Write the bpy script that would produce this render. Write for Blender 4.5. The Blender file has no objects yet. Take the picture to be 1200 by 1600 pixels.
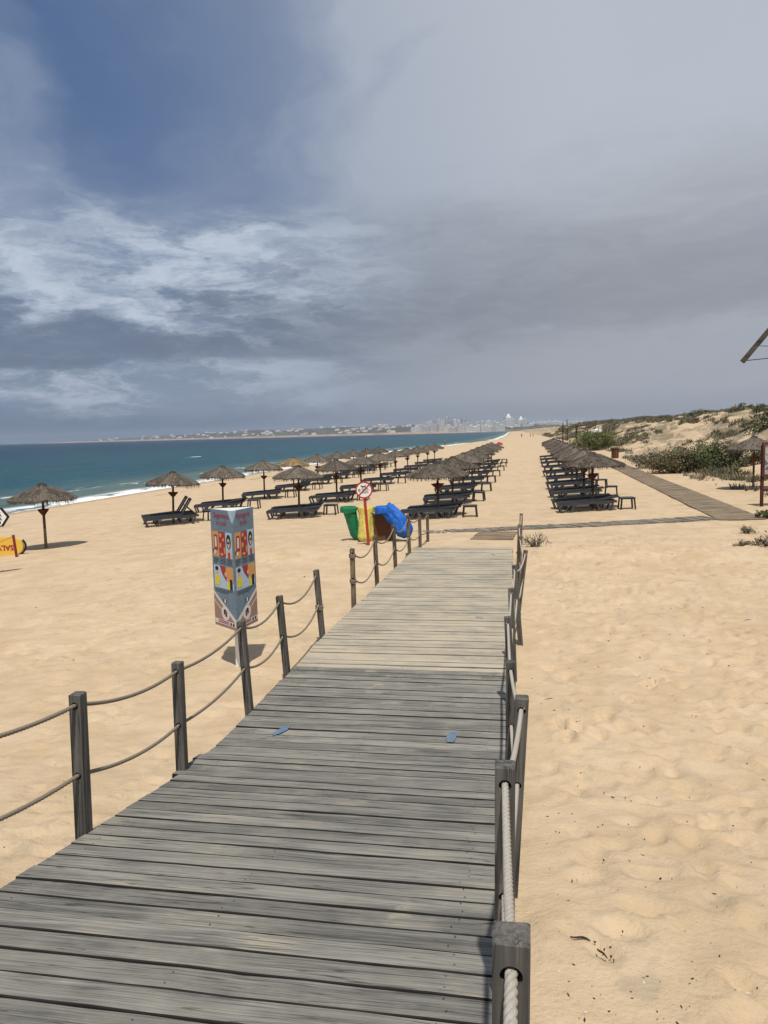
import bpy, bmesh, math, random
import numpy as np
from mathutils import Vector, Matrix, Euler
rnd = random.Random(7)
NR = np.random.RandomState(11)
sc = bpy.context.scene
COL = sc.collection
R = math.radians

# ------------------------------------------------------------------ camera
def make_camera():
    yaw, pitch, roll = R(-9.9245), R(-5.8468), R(1.518)
    fw = Vector((math.sin(yaw)*math.cos(pitch), math.cos(yaw)*math.cos(pitch), math.sin(pitch)))
    r0 = Vector((math.cos(yaw), -math.sin(yaw), 0)); u0 = r0.cross(fw)
    r = r0*math.cos(roll) - u0*math.sin(roll); u = r.cross(fw)
    cd = bpy.data.cameras.new('camera'); co = bpy.data.objects.new('camera', cd); COL.objects.link(co)
    cd.sensor_fit = 'VERTICAL'; cd.sensor_height = 36; cd.sensor_width = 27
    cd.lens = 1190/1600*36
    cd.clip_start = 0.05; cd.clip_end = 40000
    m = Matrix((r, u, -fw)).transposed().to_4x4(); m.translation = Vector((0, 0, 2.6))
    co.matrix_world = m
    sc.camera = co
make_camera()

# ------------------------------------------------------------------ node helpers
def nd(t, typ, ins=None, **props):
    n = t.nodes.new(typ)
    for k, v in props.items(): setattr(n, k, v)
    for k, v in (ins or {}).items():
        if isinstance(v, bpy.types.NodeSocket): t.links.new(v, n.inputs[k])
        else: n.inputs[k].default_value = v
    return n
def mth(t, op, a, b=0.0, c=None, clamp=False):
    d = {0: a, 1: b}
    if c is not None: d[2] = c
    return nd(t, 'ShaderNodeMath', d, operation=op, use_clamp=clamp).outputs[0]
def sstep(t, v, a, b, lo=0.0, hi=1.0):
    return nd(t, 'ShaderNodeMapRange', {0: v, 1: a, 2: b, 3: lo, 4: hi}, interpolation_type='SMOOTHSTEP').outputs[0]
def noise(t, vec, scale, detail=4, rough=0.55, dist=0.0):
    return nd(t, 'ShaderNodeTexNoise', {'Vector': vec, 'Scale': scale, 'Detail': detail, 'Roughness': rough, 'Distortion': dist}).outputs['Fac']
def mixc(t, f, a, b, mode='MIX'):
    n = t.nodes.new('ShaderNodeMix'); n.data_type = 'RGBA'; n.blend_type = mode
    for i, v in ((0, f), (6, a), (7, b)):
        if isinstance(v, bpy.types.NodeSocket): t.links.new(v, n.inputs[i])
        elif i == 0: n.inputs[0].default_value = v
        else: n.inputs[i].default_value = (*v, 1) if len(v) == 3 else v
    return n.outputs[2]
def vmul(t, vec, s):
    return nd(t, 'ShaderNodeVectorMath', {0: vec, 1: s}, operation='MULTIPLY').outputs[0]
def vadd(t, a, b):
    return nd(t, 'ShaderNodeVectorMath', {0: a, 1: b}, operation='ADD').outputs[0]
def comb(t, x, y, z):
    return nd(t, 'ShaderNodeCombineXYZ', {0: x, 1: y, 2: z}).outputs[0]
def sep(t, v):
    return nd(t, 'ShaderNodeSeparateXYZ', {0: v}).outputs

# ------------------------------------------------------------------ world
SUN_TRAVEL = Vector((-0.17, 0.72, -1.72)).normalized()
def make_world():
    w = bpy.data.worlds.new('World'); sc.world = w; w.use_nodes = True
    t = w.node_tree; t.nodes.clear()
    out = t.nodes.new('ShaderNodeOutputWorld')
    bg = t.nodes.new('ShaderNodeBackground'); bg.inputs['Strength'].default_value = 0.1
    t.links.new(bg.outputs[0], out.inputs[0])
    sky = t.nodes.new('ShaderNodeTexSky'); sky.sky_type = 'NISHITA'; sky.sun_disc = False
    el = math.asin(-SUN_TRAVEL.z); az = math.atan2(-SUN_TRAVEL.x, -SUN_TRAVEL.y)
    sky.sun_elevation = el; sky.sun_rotation = az
    sky.air_density = 1.0; sky.dust_density = 1.5; sky.ozone_density = 1.5
    d = nd(t, 'ShaderNodeTexCoord').outputs['Generated']
    x, y, z = sep(t, d)
    hl = mth(t, 'SQRT', mth(t, 'ADD', mth(t, 'MULTIPLY', x, x), mth(t, 'MULTIPLY', y, y)))
    side = mth(t, 'DIVIDE', x, mth(t, 'MAXIMUM', hl, 0.001))            # -1 sea .. +1 land
    elev = mth(t, 'MULTIPLY', mth(t, 'ARCSINE', z), 57.2958)           # degrees
    # cloud plane coordinates and sheet coordinates
    zz = mth(t, 'ADD', mth(t, 'MAXIMUM', z, 0.0), 0.10)
    px = mth(t, 'DIVIDE', x, zz); py = mth(t, 'DIVIDE', y, zz)
    plane = comb(t, px, py, 0.0)
    shear = comb(t, mth(t, 'ADD', mth(t, 'MULTIPLY', px, 0.9), mth(t, 'MULTIPLY', py, 0.35)), mth(t, 'MULTIPLY', py, 0.30), 2.3)
    warp = nd(t, 'ShaderNodeTexNoise', {'Vector': plane, 'Scale': 0.9, 'Detail': 4.0, 'Roughness': 0.6}).outputs['Color']
    wv = vmul(t, vadd(t, warp, (-0.5, -0.5, -0.5)), (0.9, 0.9, 0.9))
    wplane = vadd(t, plane, wv)
    wx, wy, _ = sep(t, wplane)
    shear = comb(t, mth(t, 'ADD', mth(t, 'MULTIPLY', wx, 0.95), mth(t, 'MULTIPLY', wy, 0.42)), mth(t, 'SUBTRACT', mth(t, 'MULTIPLY', wy, 0.34), mth(t, 'MULTIPLY', wx, 0.10)), 2.3)
    n_veil = noise(t, shear, 0.9, 7, 0.48, 0.3)
    n_big = noise(t, vadd(t, plane, (3.0, 1.0, 0.0)), 0.40, 6, 0.55, 0.3)
    sheet = comb(t, mth(t, 'MULTIPLY', x, 4.2), mth(t, 'MULTIPLY', y, 4.2), mth(t, 'MULTIPLY', z, 15.0))
    sw = nd(t, 'ShaderNodeTexNoise', {'Vector': sheet, 'Scale': 1.6, 'Detail': 5.0, 'Roughness': 0.6}).outputs['Color']
    wsheet = vadd(t, sheet, vmul(t, vadd(t, sw, (-0.5, -0.5, -0.5)), (0.9, 0.9, 0.75)))
    n_c = noise(t, vadd(t, wsheet, (4.1, 1.2, 0.35)), 1.5, 11, 0.6, 0.1)
    n_f = noise(t, vadd(t, wsheet, (2.1, 7.2, 3.35)), 3.6, 9, 0.62, 0.0)
    n_d = noise(t, vadd(t, wsheet, (9.0, 3.0, 5.0)), 0.9, 9, 0.58, 0.1)
    K = 10.0
    def c(r, g, b): return (r*K, g*K, b*K, 1)
    base = mixc(t, 1.0, sky.outputs[0], (0.95, 0.93, 1.08), 'MULTIPLY')
    base = mixc(t, 0.80, base, c(0.058, 0.122, 0.262))
    rightness = sstep(t, mth(t, 'ADD', side, mth(t, 'MULTIPLY', mth(t, 'SUBTRACT', n_big, 0.5), 0.30)), -0.66, 0.10)
    veilcol = mixc(t, rightness, c(0.215, 0.280, 0.405), c(0.485, 0.520, 0.585))
    veilcol = mixc(t, sstep(t, n_veil, 0.38, 0.74, 0.0, 0.6), veilcol, c(0.41, 0.465, 0.57))
    n_v2 = noise(t, vadd(t, shear, (5.0, 2.0, 1.0)), 3.0, 9, 0.6, 0.5)
    n_veil = mth(t, 'ADD', n_veil, mth(t, 'MULTIPLY', mth(t, 'SUBTRACT', n_v2, 0.5), 0.40))
    veil_amt = mth(t, 'ADD', mth(t, 'MULTIPLY', rightness, 1.0), sstep(t, n_veil, 0.32, 0.66, 0.04, 0.62), clamp=True)
    veil_amt = mth(t, 'MAXIMUM', veil_amt, sstep(t, elev, 20, 11, 0.0, 0.30))
    col = mixc(t, veil_amt, base, veilcol)
    # grey bank in the middle heights, strongest towards land
    wob = mth(t, 'ADD', elev, mth(t, 'MULTIPLY', mth(t, 'SUBTRACT', n_d, 0.5), 10.0))
    wob = mth(t, 'ADD', wob, mth(t, 'MULTIPLY', mth(t, 'SUBTRACT', n_f, 0.5), 1.7))
    wob2 = mth(t, 'SUBTRACT', wob, mth(t, 'MULTIPLY', mth(t, 'ADD', side, 0.25), 3.5))
    bank = mth(t, 'MULTIPLY', sstep(t, wob2, 19.5, 7.5), sstep(t, wob2, 2.0, 7.5))
    bank = mth(t, 'MULTIPLY', bank, sstep(t, side, -0.60, -0.12, 0.30, 1.0))
    bankcol = mixc(t, sstep(t, side, -0.45, 0.25), c(0.150, 0.190, 0.262), c(0.268, 0.284, 0.322))
    bankcol = mixc(t, sstep(t, n_f, 0.40, 0.70, 0.0, 0.35), bankcol, c(0.31, 0.335, 0.385))
    col = mixc(t, mth(t, 'MULTIPLY', bank, 0.86), col, bankcol)
    # lighter strip below the bank
    strip = mth(t, 'MULTIPLY', sstep(t, wob, 8.0, 4.5), sstep(t, wob, 0.3, 2.4))
    col = mixc(t, mth(t, 'MULTIPLY', strip, 0.75), col, mixc(t, sstep(t, side, -0.5, 0.1), c(0.235, 0.295, 0.39), c(0.335, 0.352, 0.392)))
    # bright heaped cloud over the sea
    seaw = sstep(t, mth(t, 'ADD', side, mth(t, 'MULTIPLY', mth(t, 'SUBTRACT', n_big, 0.5), 0.3)), -0.12, -0.40)
    puff = mth(t, 'ADD', mth(t, 'MULTIPLY', n_c, 0.7), mth(t, 'MULTIPLY', n_f, 0.3))
    heap1 = mth(t, 'MULTIPLY', sstep(t, wob, 17.5, 13.5), sstep(t, wob, 7.0, 9.5))
    heap1 = mth(t, 'MULTIPLY', mth(t, 'MULTIPLY', heap1, seaw), sstep(t, puff, 0.37, 0.60, 0.12, 1.0))
    hc = mixc(t, sstep(t, n_f, 0.32, 0.68), c(0.36, 0.43, 0.54), c(0.53, 0.60, 0.70))
    col = mixc(t, mth(t, 'MULTIPLY', heap1, 0.95), col, hc)
    dk = mth(t, 'MULTIPLY', mth(t, 'MULTIPLY', sstep(t, wob, 9.8, 7.6), sstep(t, wob, 4.4, 6.0)), seaw)
    dk = mth(t, 'MULTIPLY', dk, sstep(t, n_f, 0.64, 0.40, 0.30, 0.80))
    col = mixc(t, dk, col, c(0.150, 0.190, 0.262))
    heap2 = mth(t, 'MULTIPLY', sstep(t, wob, 6.2, 4.6), sstep(t, wob, 1.0, 3.0))
    heap2 = mth(t, 'MULTIPLY', mth(t, 'MULTIPLY', heap2, seaw), sstep(t, puff, 0.44, 0.58))
    col = mixc(t, mth(t, 'MULTIPLY', heap2, 0.85), col, c(0.44, 0.50, 0.60))
    # horizon murk
    murk = sstep(t, mth(t, 'ADD', elev, mth(t, 'MULTIPLY', mth(t, 'SUBTRACT', n_d, 0.5), 2.0)), 3.4, 0.4)
    col = mixc(t, mth(t, 'MULTIPLY', murk, 0.9), col, mixc(t, sstep(t, side, -0.55, 0.2), c(0.125, 0.172, 0.245), c(0.272, 0.292, 0.325)))
    t.links.new(col, bg.inputs['Color'])
make_world()

# ------------------------------------------------------------------ sun and exposure
sl = bpy.data.lights.new('sun', 'SUN'); sl.energy = 4.3; sl.angle = R(1.2); sl.color = (1.0, 0.95, 0.87)
so = bpy.data.objects.new('sun', sl); COL.objects.link(so); so.location = (0, -20, 60)
so.rotation_euler = SUN_TRAVEL.to_track_quat('-Z', 'Y').to_euler()
sc.view_settings.view_transform = 'Standard'; sc.view_settings.look = 'None'
sc.view_settings.exposure = 0.0; sc.view_settings.gamma = 1.0; sc.view_settings.use_curve_mapping = False
sc.render.engine = 'CYCLES'
sc.cycles.use_denoising = True
sc.cycles.max_bounces = 6; sc.cycles.diffuse_bounces = 3; sc.cycles.glossy_bounces = 2
sc.cycles.volume_bounces = 0; sc.cycles.transparent_max_bounces = 6

# ------------------------------------------------------------------ materials
MATS = {}
def mat(name, build=None):
    m = bpy.data.materials.new(name); m.use_nodes = True
    t = m.node_tree; t.nodes.clear()
    out = t.nodes.new('ShaderNodeOutputMaterial')
    b = t.nodes.new('ShaderNodeBsdfPrincipled'); t.links.new(b.outputs[0], out.inputs[0])
    MATS[name] = m
    if build: build(t, b)
    return m
def setc(t, b, col=None, rough=None, spec=None, bump=None, dist=0.01, strength=1.0, metal=None):
    for k, v in (('Base Color', col), ('Roughness', rough), ('Specular IOR Level', spec), ('Metallic', metal)):
        if v is None: continue
        if isinstance(v, bpy.types.NodeSocket): t.links.new(v, b.inputs[k])
        elif k == 'Base Color': b.inputs[k].default_value = (*v, 1)
        else: b.inputs[k].default_value = v
    if bump is not None:
        n = nd(t, 'ShaderNodeBump', {'Height': bump, 'Distance': dist, 'Strength': strength})
        t.links.new(n.outputs[0], b.inputs['Normal'])
def simple(name, col, rough=0.6, spec=0.3, var=0.12, scale=8.0, bump=0.0, metal=0.0, dirt=None, fade=None):
    def f(t, b):
        p = nd(t, 'ShaderNodeTexCoord').outputs['Object']
        rn = nd(t, 'ShaderNodeObjectInfo').outputs['Random']
        p = vadd(t, p, comb(t, mth(t, 'MULTIPLY', rn, 31.0), mth(t, 'MULTIPLY', rn, 17.0), 0.0))
        n = noise(t, p, scale, 5, 0.6)
        lo = tuple(v*(1-var) for v in col); hi = tuple(min(1, v*(1+var)) for v in col)
        c = mixc(t, n, lo, hi)
        if dirt: c = mixc(t, sstep(t, noise(t, p, scale*0.45, 6, 0.65), 0.5, 0.75, 0, 0.6), c, dirt)
        if fade: c = mixc(t, sstep(t, noise(t, p, scale*1.3, 5, 0.7), 0.46, 0.66, 0, 0.7), c, fade)
        setc(t, b, c, rough, spec, n if bump else None, bump or 0.01, metal=metal)
    return mat(name, f)

def wood(name, dark, light, axis='X', sandy=False, rough=0.85, fine=70.0):
    def f(t, b):
        geo = nd(t, 'ShaderNodeTexCoord').outputs['Object']
        oi = nd(t, 'ShaderNodeObjectInfo')
        rn = oi.outputs['Random']
        wp = nd(t, 'ShaderNodeNewGeometry').outputs['Position']
        loc = wp if axis == 'W' else geo
        s = {'X': (2.6, fine, fine), 'W': (2.6, fine, fine), 'Z': (fine, fine, 1.6), 'Y': (fine, 1.3, fine)}[axis]
        s2 = {'X': (0.7, 9, 9), 'W': (0.7, 9, 9), 'Z': (14, 14, 0.8), 'Y': (9, 0.7, 9)}[axis]
        off = comb(t, mth(t, 'MULTIPLY', rn, 53.0), mth(t, 'MULTIPLY', rn, 91.0), mth(t, 'MULTIPLY', rn, 37.0))
        p1 = vadd(t, vmul(t, loc, s), off); p2 = vadd(t, vmul(t, loc, s2), off)
        g = noise(t, p1, 1.0, 4, 0.65, 0.3); g2 = noise(t, p2, 1.0, 5, 0.6, 0.6)
        blot = noise(t, vadd(t, vmul(t, wp, (1.0, 1.0, 1.0)), off), 2.2, 5, 0.6)
        v = mth(t, 'ADD', mth(t, 'MULTIPLY', g, 0.62), mth(t, 'MULTIPLY', g2, 0.38))
        c = mixc(t, sstep(t, v, 0.36, 0.64), dark, light)
        tone = mth(t, 'ADD', 0.80, mth(t, 'MULTIPLY', rn, 0.40))
        tn = comb(t, tone, tone, tone)
        c = mixc(t, 1.0, c, tn, 'MULTIPLY')
        c = mixc(t, sstep(t, blot, 0.40, 0.66, 0.0, 0.45), c, tuple(q*1.12 for q in light))
        warm = tuple(min(1, q*k) for q, k in zip(light, (1.60, 1.40, 1.10)))
        c = mixc(t, mth(t, 'MULTIPLY', sstep(t, blot, 0.52, 0.68), sstep(t, g, 0.5, 0.62, 0.0, 0.75)), c, warm)
        c = mixc(t, sstep(t, g, 0.36, 0.28, 0, 0.65), c, tuple(q*0.35 for q in dark))
        sc3 = {'X': (0.55, 16, 16), 'W': (0.55, 16, 16), 'Z': (22, 22, 0.7), 'Y': (16, 0.55, 16)}[axis]
        ck = mth(t, 'ABSOLUTE', mth(t, 'SUBTRACT', noise(t, vadd(t, vmul(t, loc, sc3), off), 1.0, 3, 0.5, 0.4), 0.5))
        c = mixc(t, sstep(t, ck, 0.011, 0.003, 0, 0.65), c, tuple(q*0.25 for q in dark))
        if sandy:
            sn = noise(t, wp, 1.3, 6, 0.65); sn2 = noise(t, vmul(t, wp, (2.0, 30, 1)), 1.0, 4, 0.6)
            sm = mth(t, 'ADD', mth(t, 'MULTIPLY', sn, 0.75), mth(t, 'MULTIPLY', sn2, 0.35))
            c = mixc(t, sstep(t, sm, 0.40, 0.72, 0.10, 0.85), c, (0.43, 0.365, 0.265))
        else:
            sn = noise(t, wp, 2.6, 6, 0.7)
            sn = mth(t, 'ADD', sn, mth(t, 'MULTIPLY', sstep(t, sep(t, wp)[1], 6.6, 8.3), 0.13)) if axis == 'W' else sn
            c = mixc(t, sstep(t, sn, 0.64, 0.78, 0.0, 0.7), c, (0.34, 0.29, 0.21))
        setc(t, b, c, rough, 0.2, v, 0.006, 0.8)
    return mat(name, f)

wood('ramp_wood', (0.086, 0.084, 0.077), (0.248, 0.236, 0.205), 'W', fine=130)
wood('flat_wood', (0.165, 0.150, 0.122), (0.385, 0.350, 0.285), 'W', sandy=True, fine=120)
wood('post_wood', (0.040, 0.038, 0.036), (0.125, 0.118, 0.106), 'Z', fine=60)
wood('post_wood_brown', (0.055, 0.042, 0.032), (0.170, 0.135, 0.098), 'Z', fine=60)
wood('path_wood', (0.085, 0.075, 0.062), (0.235, 0.205, 0.165), 'Y', fine=60)
wood('dune_path_wood', (0.125, 0.093, 0.060), (0.265, 0.207, 0.142), 'X', fine=45)
wood('pole_wood', (0.035, 0.022, 0.015), (0.11, 0.072, 0.048), 'Z', fine=40)
wood('pole_wood_pale', (0.10, 0.075, 0.045), (0.22, 0.17, 0.105), 'Z', fine=40)
wood('red_wood', (0.045, 0.014, 0.010), (0.12, 0.038, 0.025), 'Z', fine=40)
wood('roof_timber', (0.03, 0.025, 0.02), (0.10, 0.085, 0.068), 'X', fine=50)
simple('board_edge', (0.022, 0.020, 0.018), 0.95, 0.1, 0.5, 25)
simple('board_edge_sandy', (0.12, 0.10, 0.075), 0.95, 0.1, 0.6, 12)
simple('rope_fibre', (0.36, 0.33, 0.285), 0.9, 0.1, 0.25, 60, 0.002)
simple('rope_fibre_dark', (0.20, 0.17, 0.13), 0.9, 0.1, 0.25, 60, 0.002)
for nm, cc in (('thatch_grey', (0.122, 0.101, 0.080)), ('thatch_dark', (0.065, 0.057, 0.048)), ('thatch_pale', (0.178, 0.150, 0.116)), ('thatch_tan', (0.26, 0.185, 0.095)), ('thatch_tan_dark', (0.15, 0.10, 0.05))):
    def _f(t, b, cc=cc):
        p = nd(t, 'ShaderNodeTexCoord').outputs['Object']
        rn = nd(t, 'ShaderNodeObjectInfo').outputs['Random']
        x, y, z = sep(t, p)
        ang = mth(t, 'ARCTAN2', y, x)
        rad = mth(t, 'SQRT', mth(t, 'ADD', mth(t, 'MULTIPLY', x, x), mth(t, 'MULTIPLY', y, y)))
        v = comb(t, mth(t, 'MULTIPLY', ang, 26.0), mth(t, 'ADD', mth(t, 'MULTIPLY', rad, 7.0), mth(t, 'MULTIPLY', rn, 40.0)), mth(t, 'MULTIPLY', z, 6.0))
        n = noise(t, v, 1.0, 5, 0.7)
        tone = mth(t, 'ADD', 0.82, mth(t, 'MULTIPLY', rn, 0.4))
        c = mixc(t, sstep(t, n, 0.3, 0.72), tuple(q*0.5 for q in cc), tuple(q*1.45 for q in cc))
        c = mixc(t, 1.0, c, comb(t, tone, tone, tone), 'MULTIPLY')
        setc(t, b, c, 0.95, 0.1, n, 0.02)
    mat(nm, _f)
simple('lounger_plastic', (0.036, 0.038, 0.046), 0.42, 0.45, 0.2, 6, dirt=(0.10, 0.09, 0.075))
simple('lounger_sling', (0.026, 0.028, 0.034), 0.6, 0.3, 0.2, 10, dirt=(0.075, 0.068, 0.058))
simple('table_plastic', (0.028, 0.029, 0.033), 0.4, 0.45, 0.15, 6, dirt=(0.09, 0.08, 0.065))
simple('bin_brown', (0.125, 0.058, 0.032), 0.7, 0.2, 0.3, 6)
simple('dark_metal', (0.05, 0.045, 0.042), 0.5, 0.4, 0.2)
simple('white_paint', (0.78, 0.78, 0.76), 0.5, 0.4, 0.05)
simple('off_white', (0.62, 0.61, 0.58), 0.7, 0.2, 0.12)
simple('pale_grey', (0.42, 0.42, 0.42), 0.7, 0.2, 0.12)
simple('red_paint', (0.42, 0.035, 0.022), 0.45, 0.4, 0.15, dirt=(0.2, 0.03, 0.02))
simple('dark_red_paint', (0.20, 0.022, 0.018), 0.5, 0.4, 0.2)
simple('black_print', (0.012, 0.012, 0.013), 0.6, 0.3, 0.1)
simple('red_print', (0.34, 0.018, 0.03), 0.55, 0.3, 0.25, 40, fade=(0.30, 0.10, 0.10))
simple('orange_print', (0.62, 0.30, 0.08), 0.55, 0.3, 0.15, 30, fade=(0.45, 0.28, 0.16))
simple('yellow_print', (0.68, 0.58, 0.05), 0.55, 0.3, 0.1, 30, fade=(0.5, 0.42, 0.14))
simple('sky_print', (0.42, 0.56, 0.70), 0.55, 0.3, 0.12, 30, fade=(0.30, 0.40, 0.50))
simple('skin_print', (0.62, 0.40, 0.30), 0.55, 0.3, 0.1, 30, fade=(0.45, 0.28, 0.22))
simple('teal_print', (0.125, 0.205, 0.270), 0.55, 0.3, 0.45, 30, dirt=(0.30, 0.36, 0.40), fade=(0.21, 0.22, 0.30))
simple('sand_print', (0.33, 0.205, 0.155), 0.55, 0.3, 0.15, 25, fade=(0.25, 0.17, 0.16))
def _worn(col, wcol, amt):
    def f(t, b):
        p = nd(t, 'ShaderNodeNewGeometry').outputs['Position']
        n = noise(t, vmul(t, p, (6, 60, 1)), 1.0, 5, 0.7); n2 = noise(t, p, 14, 5, 0.65)
        k = sstep(t, mth(t, 'ADD', mth(t, 'MULTIPLY', n, 0.6), mth(t, 'MULTIPLY', n2, 0.4)), amt-0.06, amt+0.07)
        setc(t, b, mixc(t, k, wcol, col), 0.85, 0.2)
    return f
mat('blue_paint', _worn((0.060, 0.150, 0.290), (0.18, 0.18, 0.165), 0.485)); mat('pale_paint', _worn((0.27, 0.265, 0.235), (0.185, 0.18, 0.162), 0.50))
mat('blue_paint_sandy', _worn((0.14, 0.20, 0.29), (0.30, 0.265, 0.21), 0.50))
simple('yellow_plastic', (0.72, 0.47, 0.07), 0.4, 0.5, 0.08, 5)
simple('orange_cord', (0.62, 0.26, 0.06), 0.7, 0.2, 0.1)
def _bag(cc):
    def f(t, b):
        p = nd(t, 'ShaderNodeTexCoord').outputs['Object']
        n = noise(t, vmul(t, p, (9, 9, 3.0)), 1.0, 4, 0.6, 1.5)
        c = mixc(t, n, tuple(q*0.7 for q in cc), tuple(min(1, q*1.25) for q in cc))
        setc(t, b, c, 0.42, 0.35, n, 0.06, 1.0)
    return f
mat('bag_green', _bag((0.012, 0.20, 0.085))); mat('bag_yellow', _bag((0.66, 0.56, 0.13))); mat('bag_blue', _bag((0.012, 0.125, 0.52)))
simple('stem_brown', (0.085, 0.06, 0.04), 0.9, 0.1, 0.3)
simple('leaf_green', (0.085, 0.105, 0.042), 0.75, 0.2, 0.4, 3)
simple('leaf_dark', (0.058, 0.068, 0.034), 0.75, 0.2, 0.4, 3)
simple('leaf_olive', (0.165, 0.152, 0.085), 0.8, 0.2, 0.35, 3)
simple('leaf_fresh', (0.125, 0.165, 0.052), 0.75, 0.2, 0.35, 3)
simple('leaf_dry', (0.185, 0.135, 0.085), 0.9, 0.1, 0.35, 3)
simple('leaf_grey', (0.195, 0.182, 0.145), 0.9, 0.1, 0.3, 3)
simple('twig_dark', (0.045, 0.034, 0.026), 0.9, 0.1, 0.3)
simple('shell_white', (0.62, 0.60, 0.55), 0.6, 0.3, 0.1)
simple('tower_white', (0.80, 0.80, 0.78), 0.8, 0.2, 0.08, 0.05)
simple('wall_cream', (0.70, 0.67, 0.62), 0.85, 0.2, 0.1, 0.05)
simple('wall_grey', (0.50, 0.51, 0.53), 0.85, 0.2, 0.1, 0.05)
simple('window_dark', (0.16, 0.18, 0.20), 0.3, 0.5, 0.2, 0.2)
simple('roof_tile', (0.30, 0.15, 0.10), 0.85, 0.2, 0.2, 0.3)
simple('skin', (0.42, 0.26, 0.18), 0.6, 0.3, 0.08)
simple('cloth_blue', (0.05, 0.08, 0.16), 0.9, 0.1, 0.2)
simple('cloth_red', (0.30, 0.05, 0.05), 0.9, 0.1, 0.2)
simple('hair_dark', (0.02, 0.015, 0.012), 0.8, 0.2, 0.2)

def _map_panel(t, b):
    p = nd(t, 'ShaderNodeTexCoord').outputs['Object']
    n = noise(t, vmul(t, p, (1.1, 1.0, 2.6)), 2.0, 3, 0.5, 1.2)
    c = mixc(t, sstep(t, n, 0.42, 0.47), (0.10, 0.125, 0.15), (0.40, 0.39, 0.37))
    c = mixc(t, sstep(t, n, 0.56, 0.60), c, (0.22, 0.235, 0.26))
    setc(t, b, c, 0.35, 0.4)
mat('map_print', _map_panel)

def _sand(t, b):
    p = nd(t, 'ShaderNodeNewGeometry').outputs['Position']
    x, y, z = sep(t, p)
    n0 = noise(t, p, 0.22, 5, 0.6); n1 = noise(t, p, 1.6, 6, 0.6, 0.3); n2 = noise(t, p, 7.0, 5, 0.6); n3 = noise(t, p, 170.0, 3, 0.7); n4 = noise(t, p, 38.0, 4, 0.7)
    c = mixc(t, sstep(t, n1, 0.32, 0.68), (0.446, 0.330, 0.205), (0.538, 0.410, 0.274))
    c = mixc(t, sstep(t, n0, 0.35, 0.65, 0.0, 0.35), c, (0.545, 0.42, 0.27))
    c = mixc(t, sstep(t, n2, 0.50, 0.70, 0, 0.40), c, (0.40, 0.31, 0.205))
    c = mixc(t, sstep(t, n4, 0.56, 0.70, 0, 0.30), c, (0.36, 0.27, 0.17)); c = mixc(t, sstep(t, n4, 0.42, 0.30, 0, 0.25), c, (0.62, 0.49, 0.34))
    n5 = noise(t, p, 3.4, 3, 0.5, 0.8)
    c = mixc(t, mth(t, 'MULTIPLY', sstep(t, n5, 0.57, 0.68, 0, 0.42), sstep(t, n0, 0.40, 0.55)), c, (0.315, 0.262, 0.19))
    c = mixc(t, sstep(t, n3, 0.40, 0.30, 0, 0.30), c, (0.22, 0.155, 0.09))
    c = mixc(t, sstep(t, n3, 0.62, 0.74, 0, 0.35), c, (0.70, 0.56, 0.38))
    # rusty stains on the land side
    st = mth(t, 'MULTIPLY', sstep(t, noise(t, vmul(t, p, (1.0, 2.0, 1.0)), 1.5, 7, 0.72, 0.4), 0.56, 0.67), sstep(t, noise(t, p, 0.35, 2, 0.5), 0.38, 0.55))
    st = mth(t, 'MULTIPLY', st, sstep(t, x, 0.9, 2.2, 0, 0.65))
    c = mixc(t, st, c, (0.36, 0.20, 0.085))
    # dune litter
    dn = noise(t, vmul(t, p, (0.55, 0.13, 0.5)), 1.0, 7, 0.65, 0.6)
    lit = mth(t, 'MULTIPLY', sstep(t, dn, 0.44, 0.56, 0, 0.85), sstep(t, x, 9.0, 15.0))
    c = mixc(t, lit, c, (0.20, 0.165, 0.105))
    # wet and wrack near the water
    shore = nd(t, 'ShaderNodeAttribute', attribute_name='shore').outputs['Fac']
    wet = sstep(t, mth(t, 'ADD', shore, mth(t, 'MULTIPLY', n1, 2.5)), 4.2, 1.6)
    c = mixc(t, mth(t, 'MULTIPLY', wet, 0.62), c, (0.20, 0.135, 0.075))
    wr = mth(t, 'MULTIPLY', sstep(t, shore, 3.0, 5.0), sstep(t, shore, 12.0, 7.0))
    wr = mth(t, 'MULTIPLY', wr, sstep(t, noise(t, vmul(t, p, (0.5, 0.12, 1)), 1.0, 6, 0.7), 0.56, 0.68, 0, 0.55))
    c = mixc(t, wr, c, (0.16, 0.115, 0.065))
    h = mth(t, 'ADD', mth(t, 'MULTIPLY', n2, 0.034), mth(t, 'MULTIPLY', n4, 0.012))
    h = mth(t, 'ADD', h, mth(t, 'MULTIPLY', n3, 0.003))
    bm = nd(t, 'ShaderNodeBump', {'Height': h, 'Distance': 1.0, 'Strength': 0.75})
    t.links.new(bm.outputs[0], b.inputs['Normal'])
    setc(t, b, c, 0.95, 0.1)
mat('sand', _sand)

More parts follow.
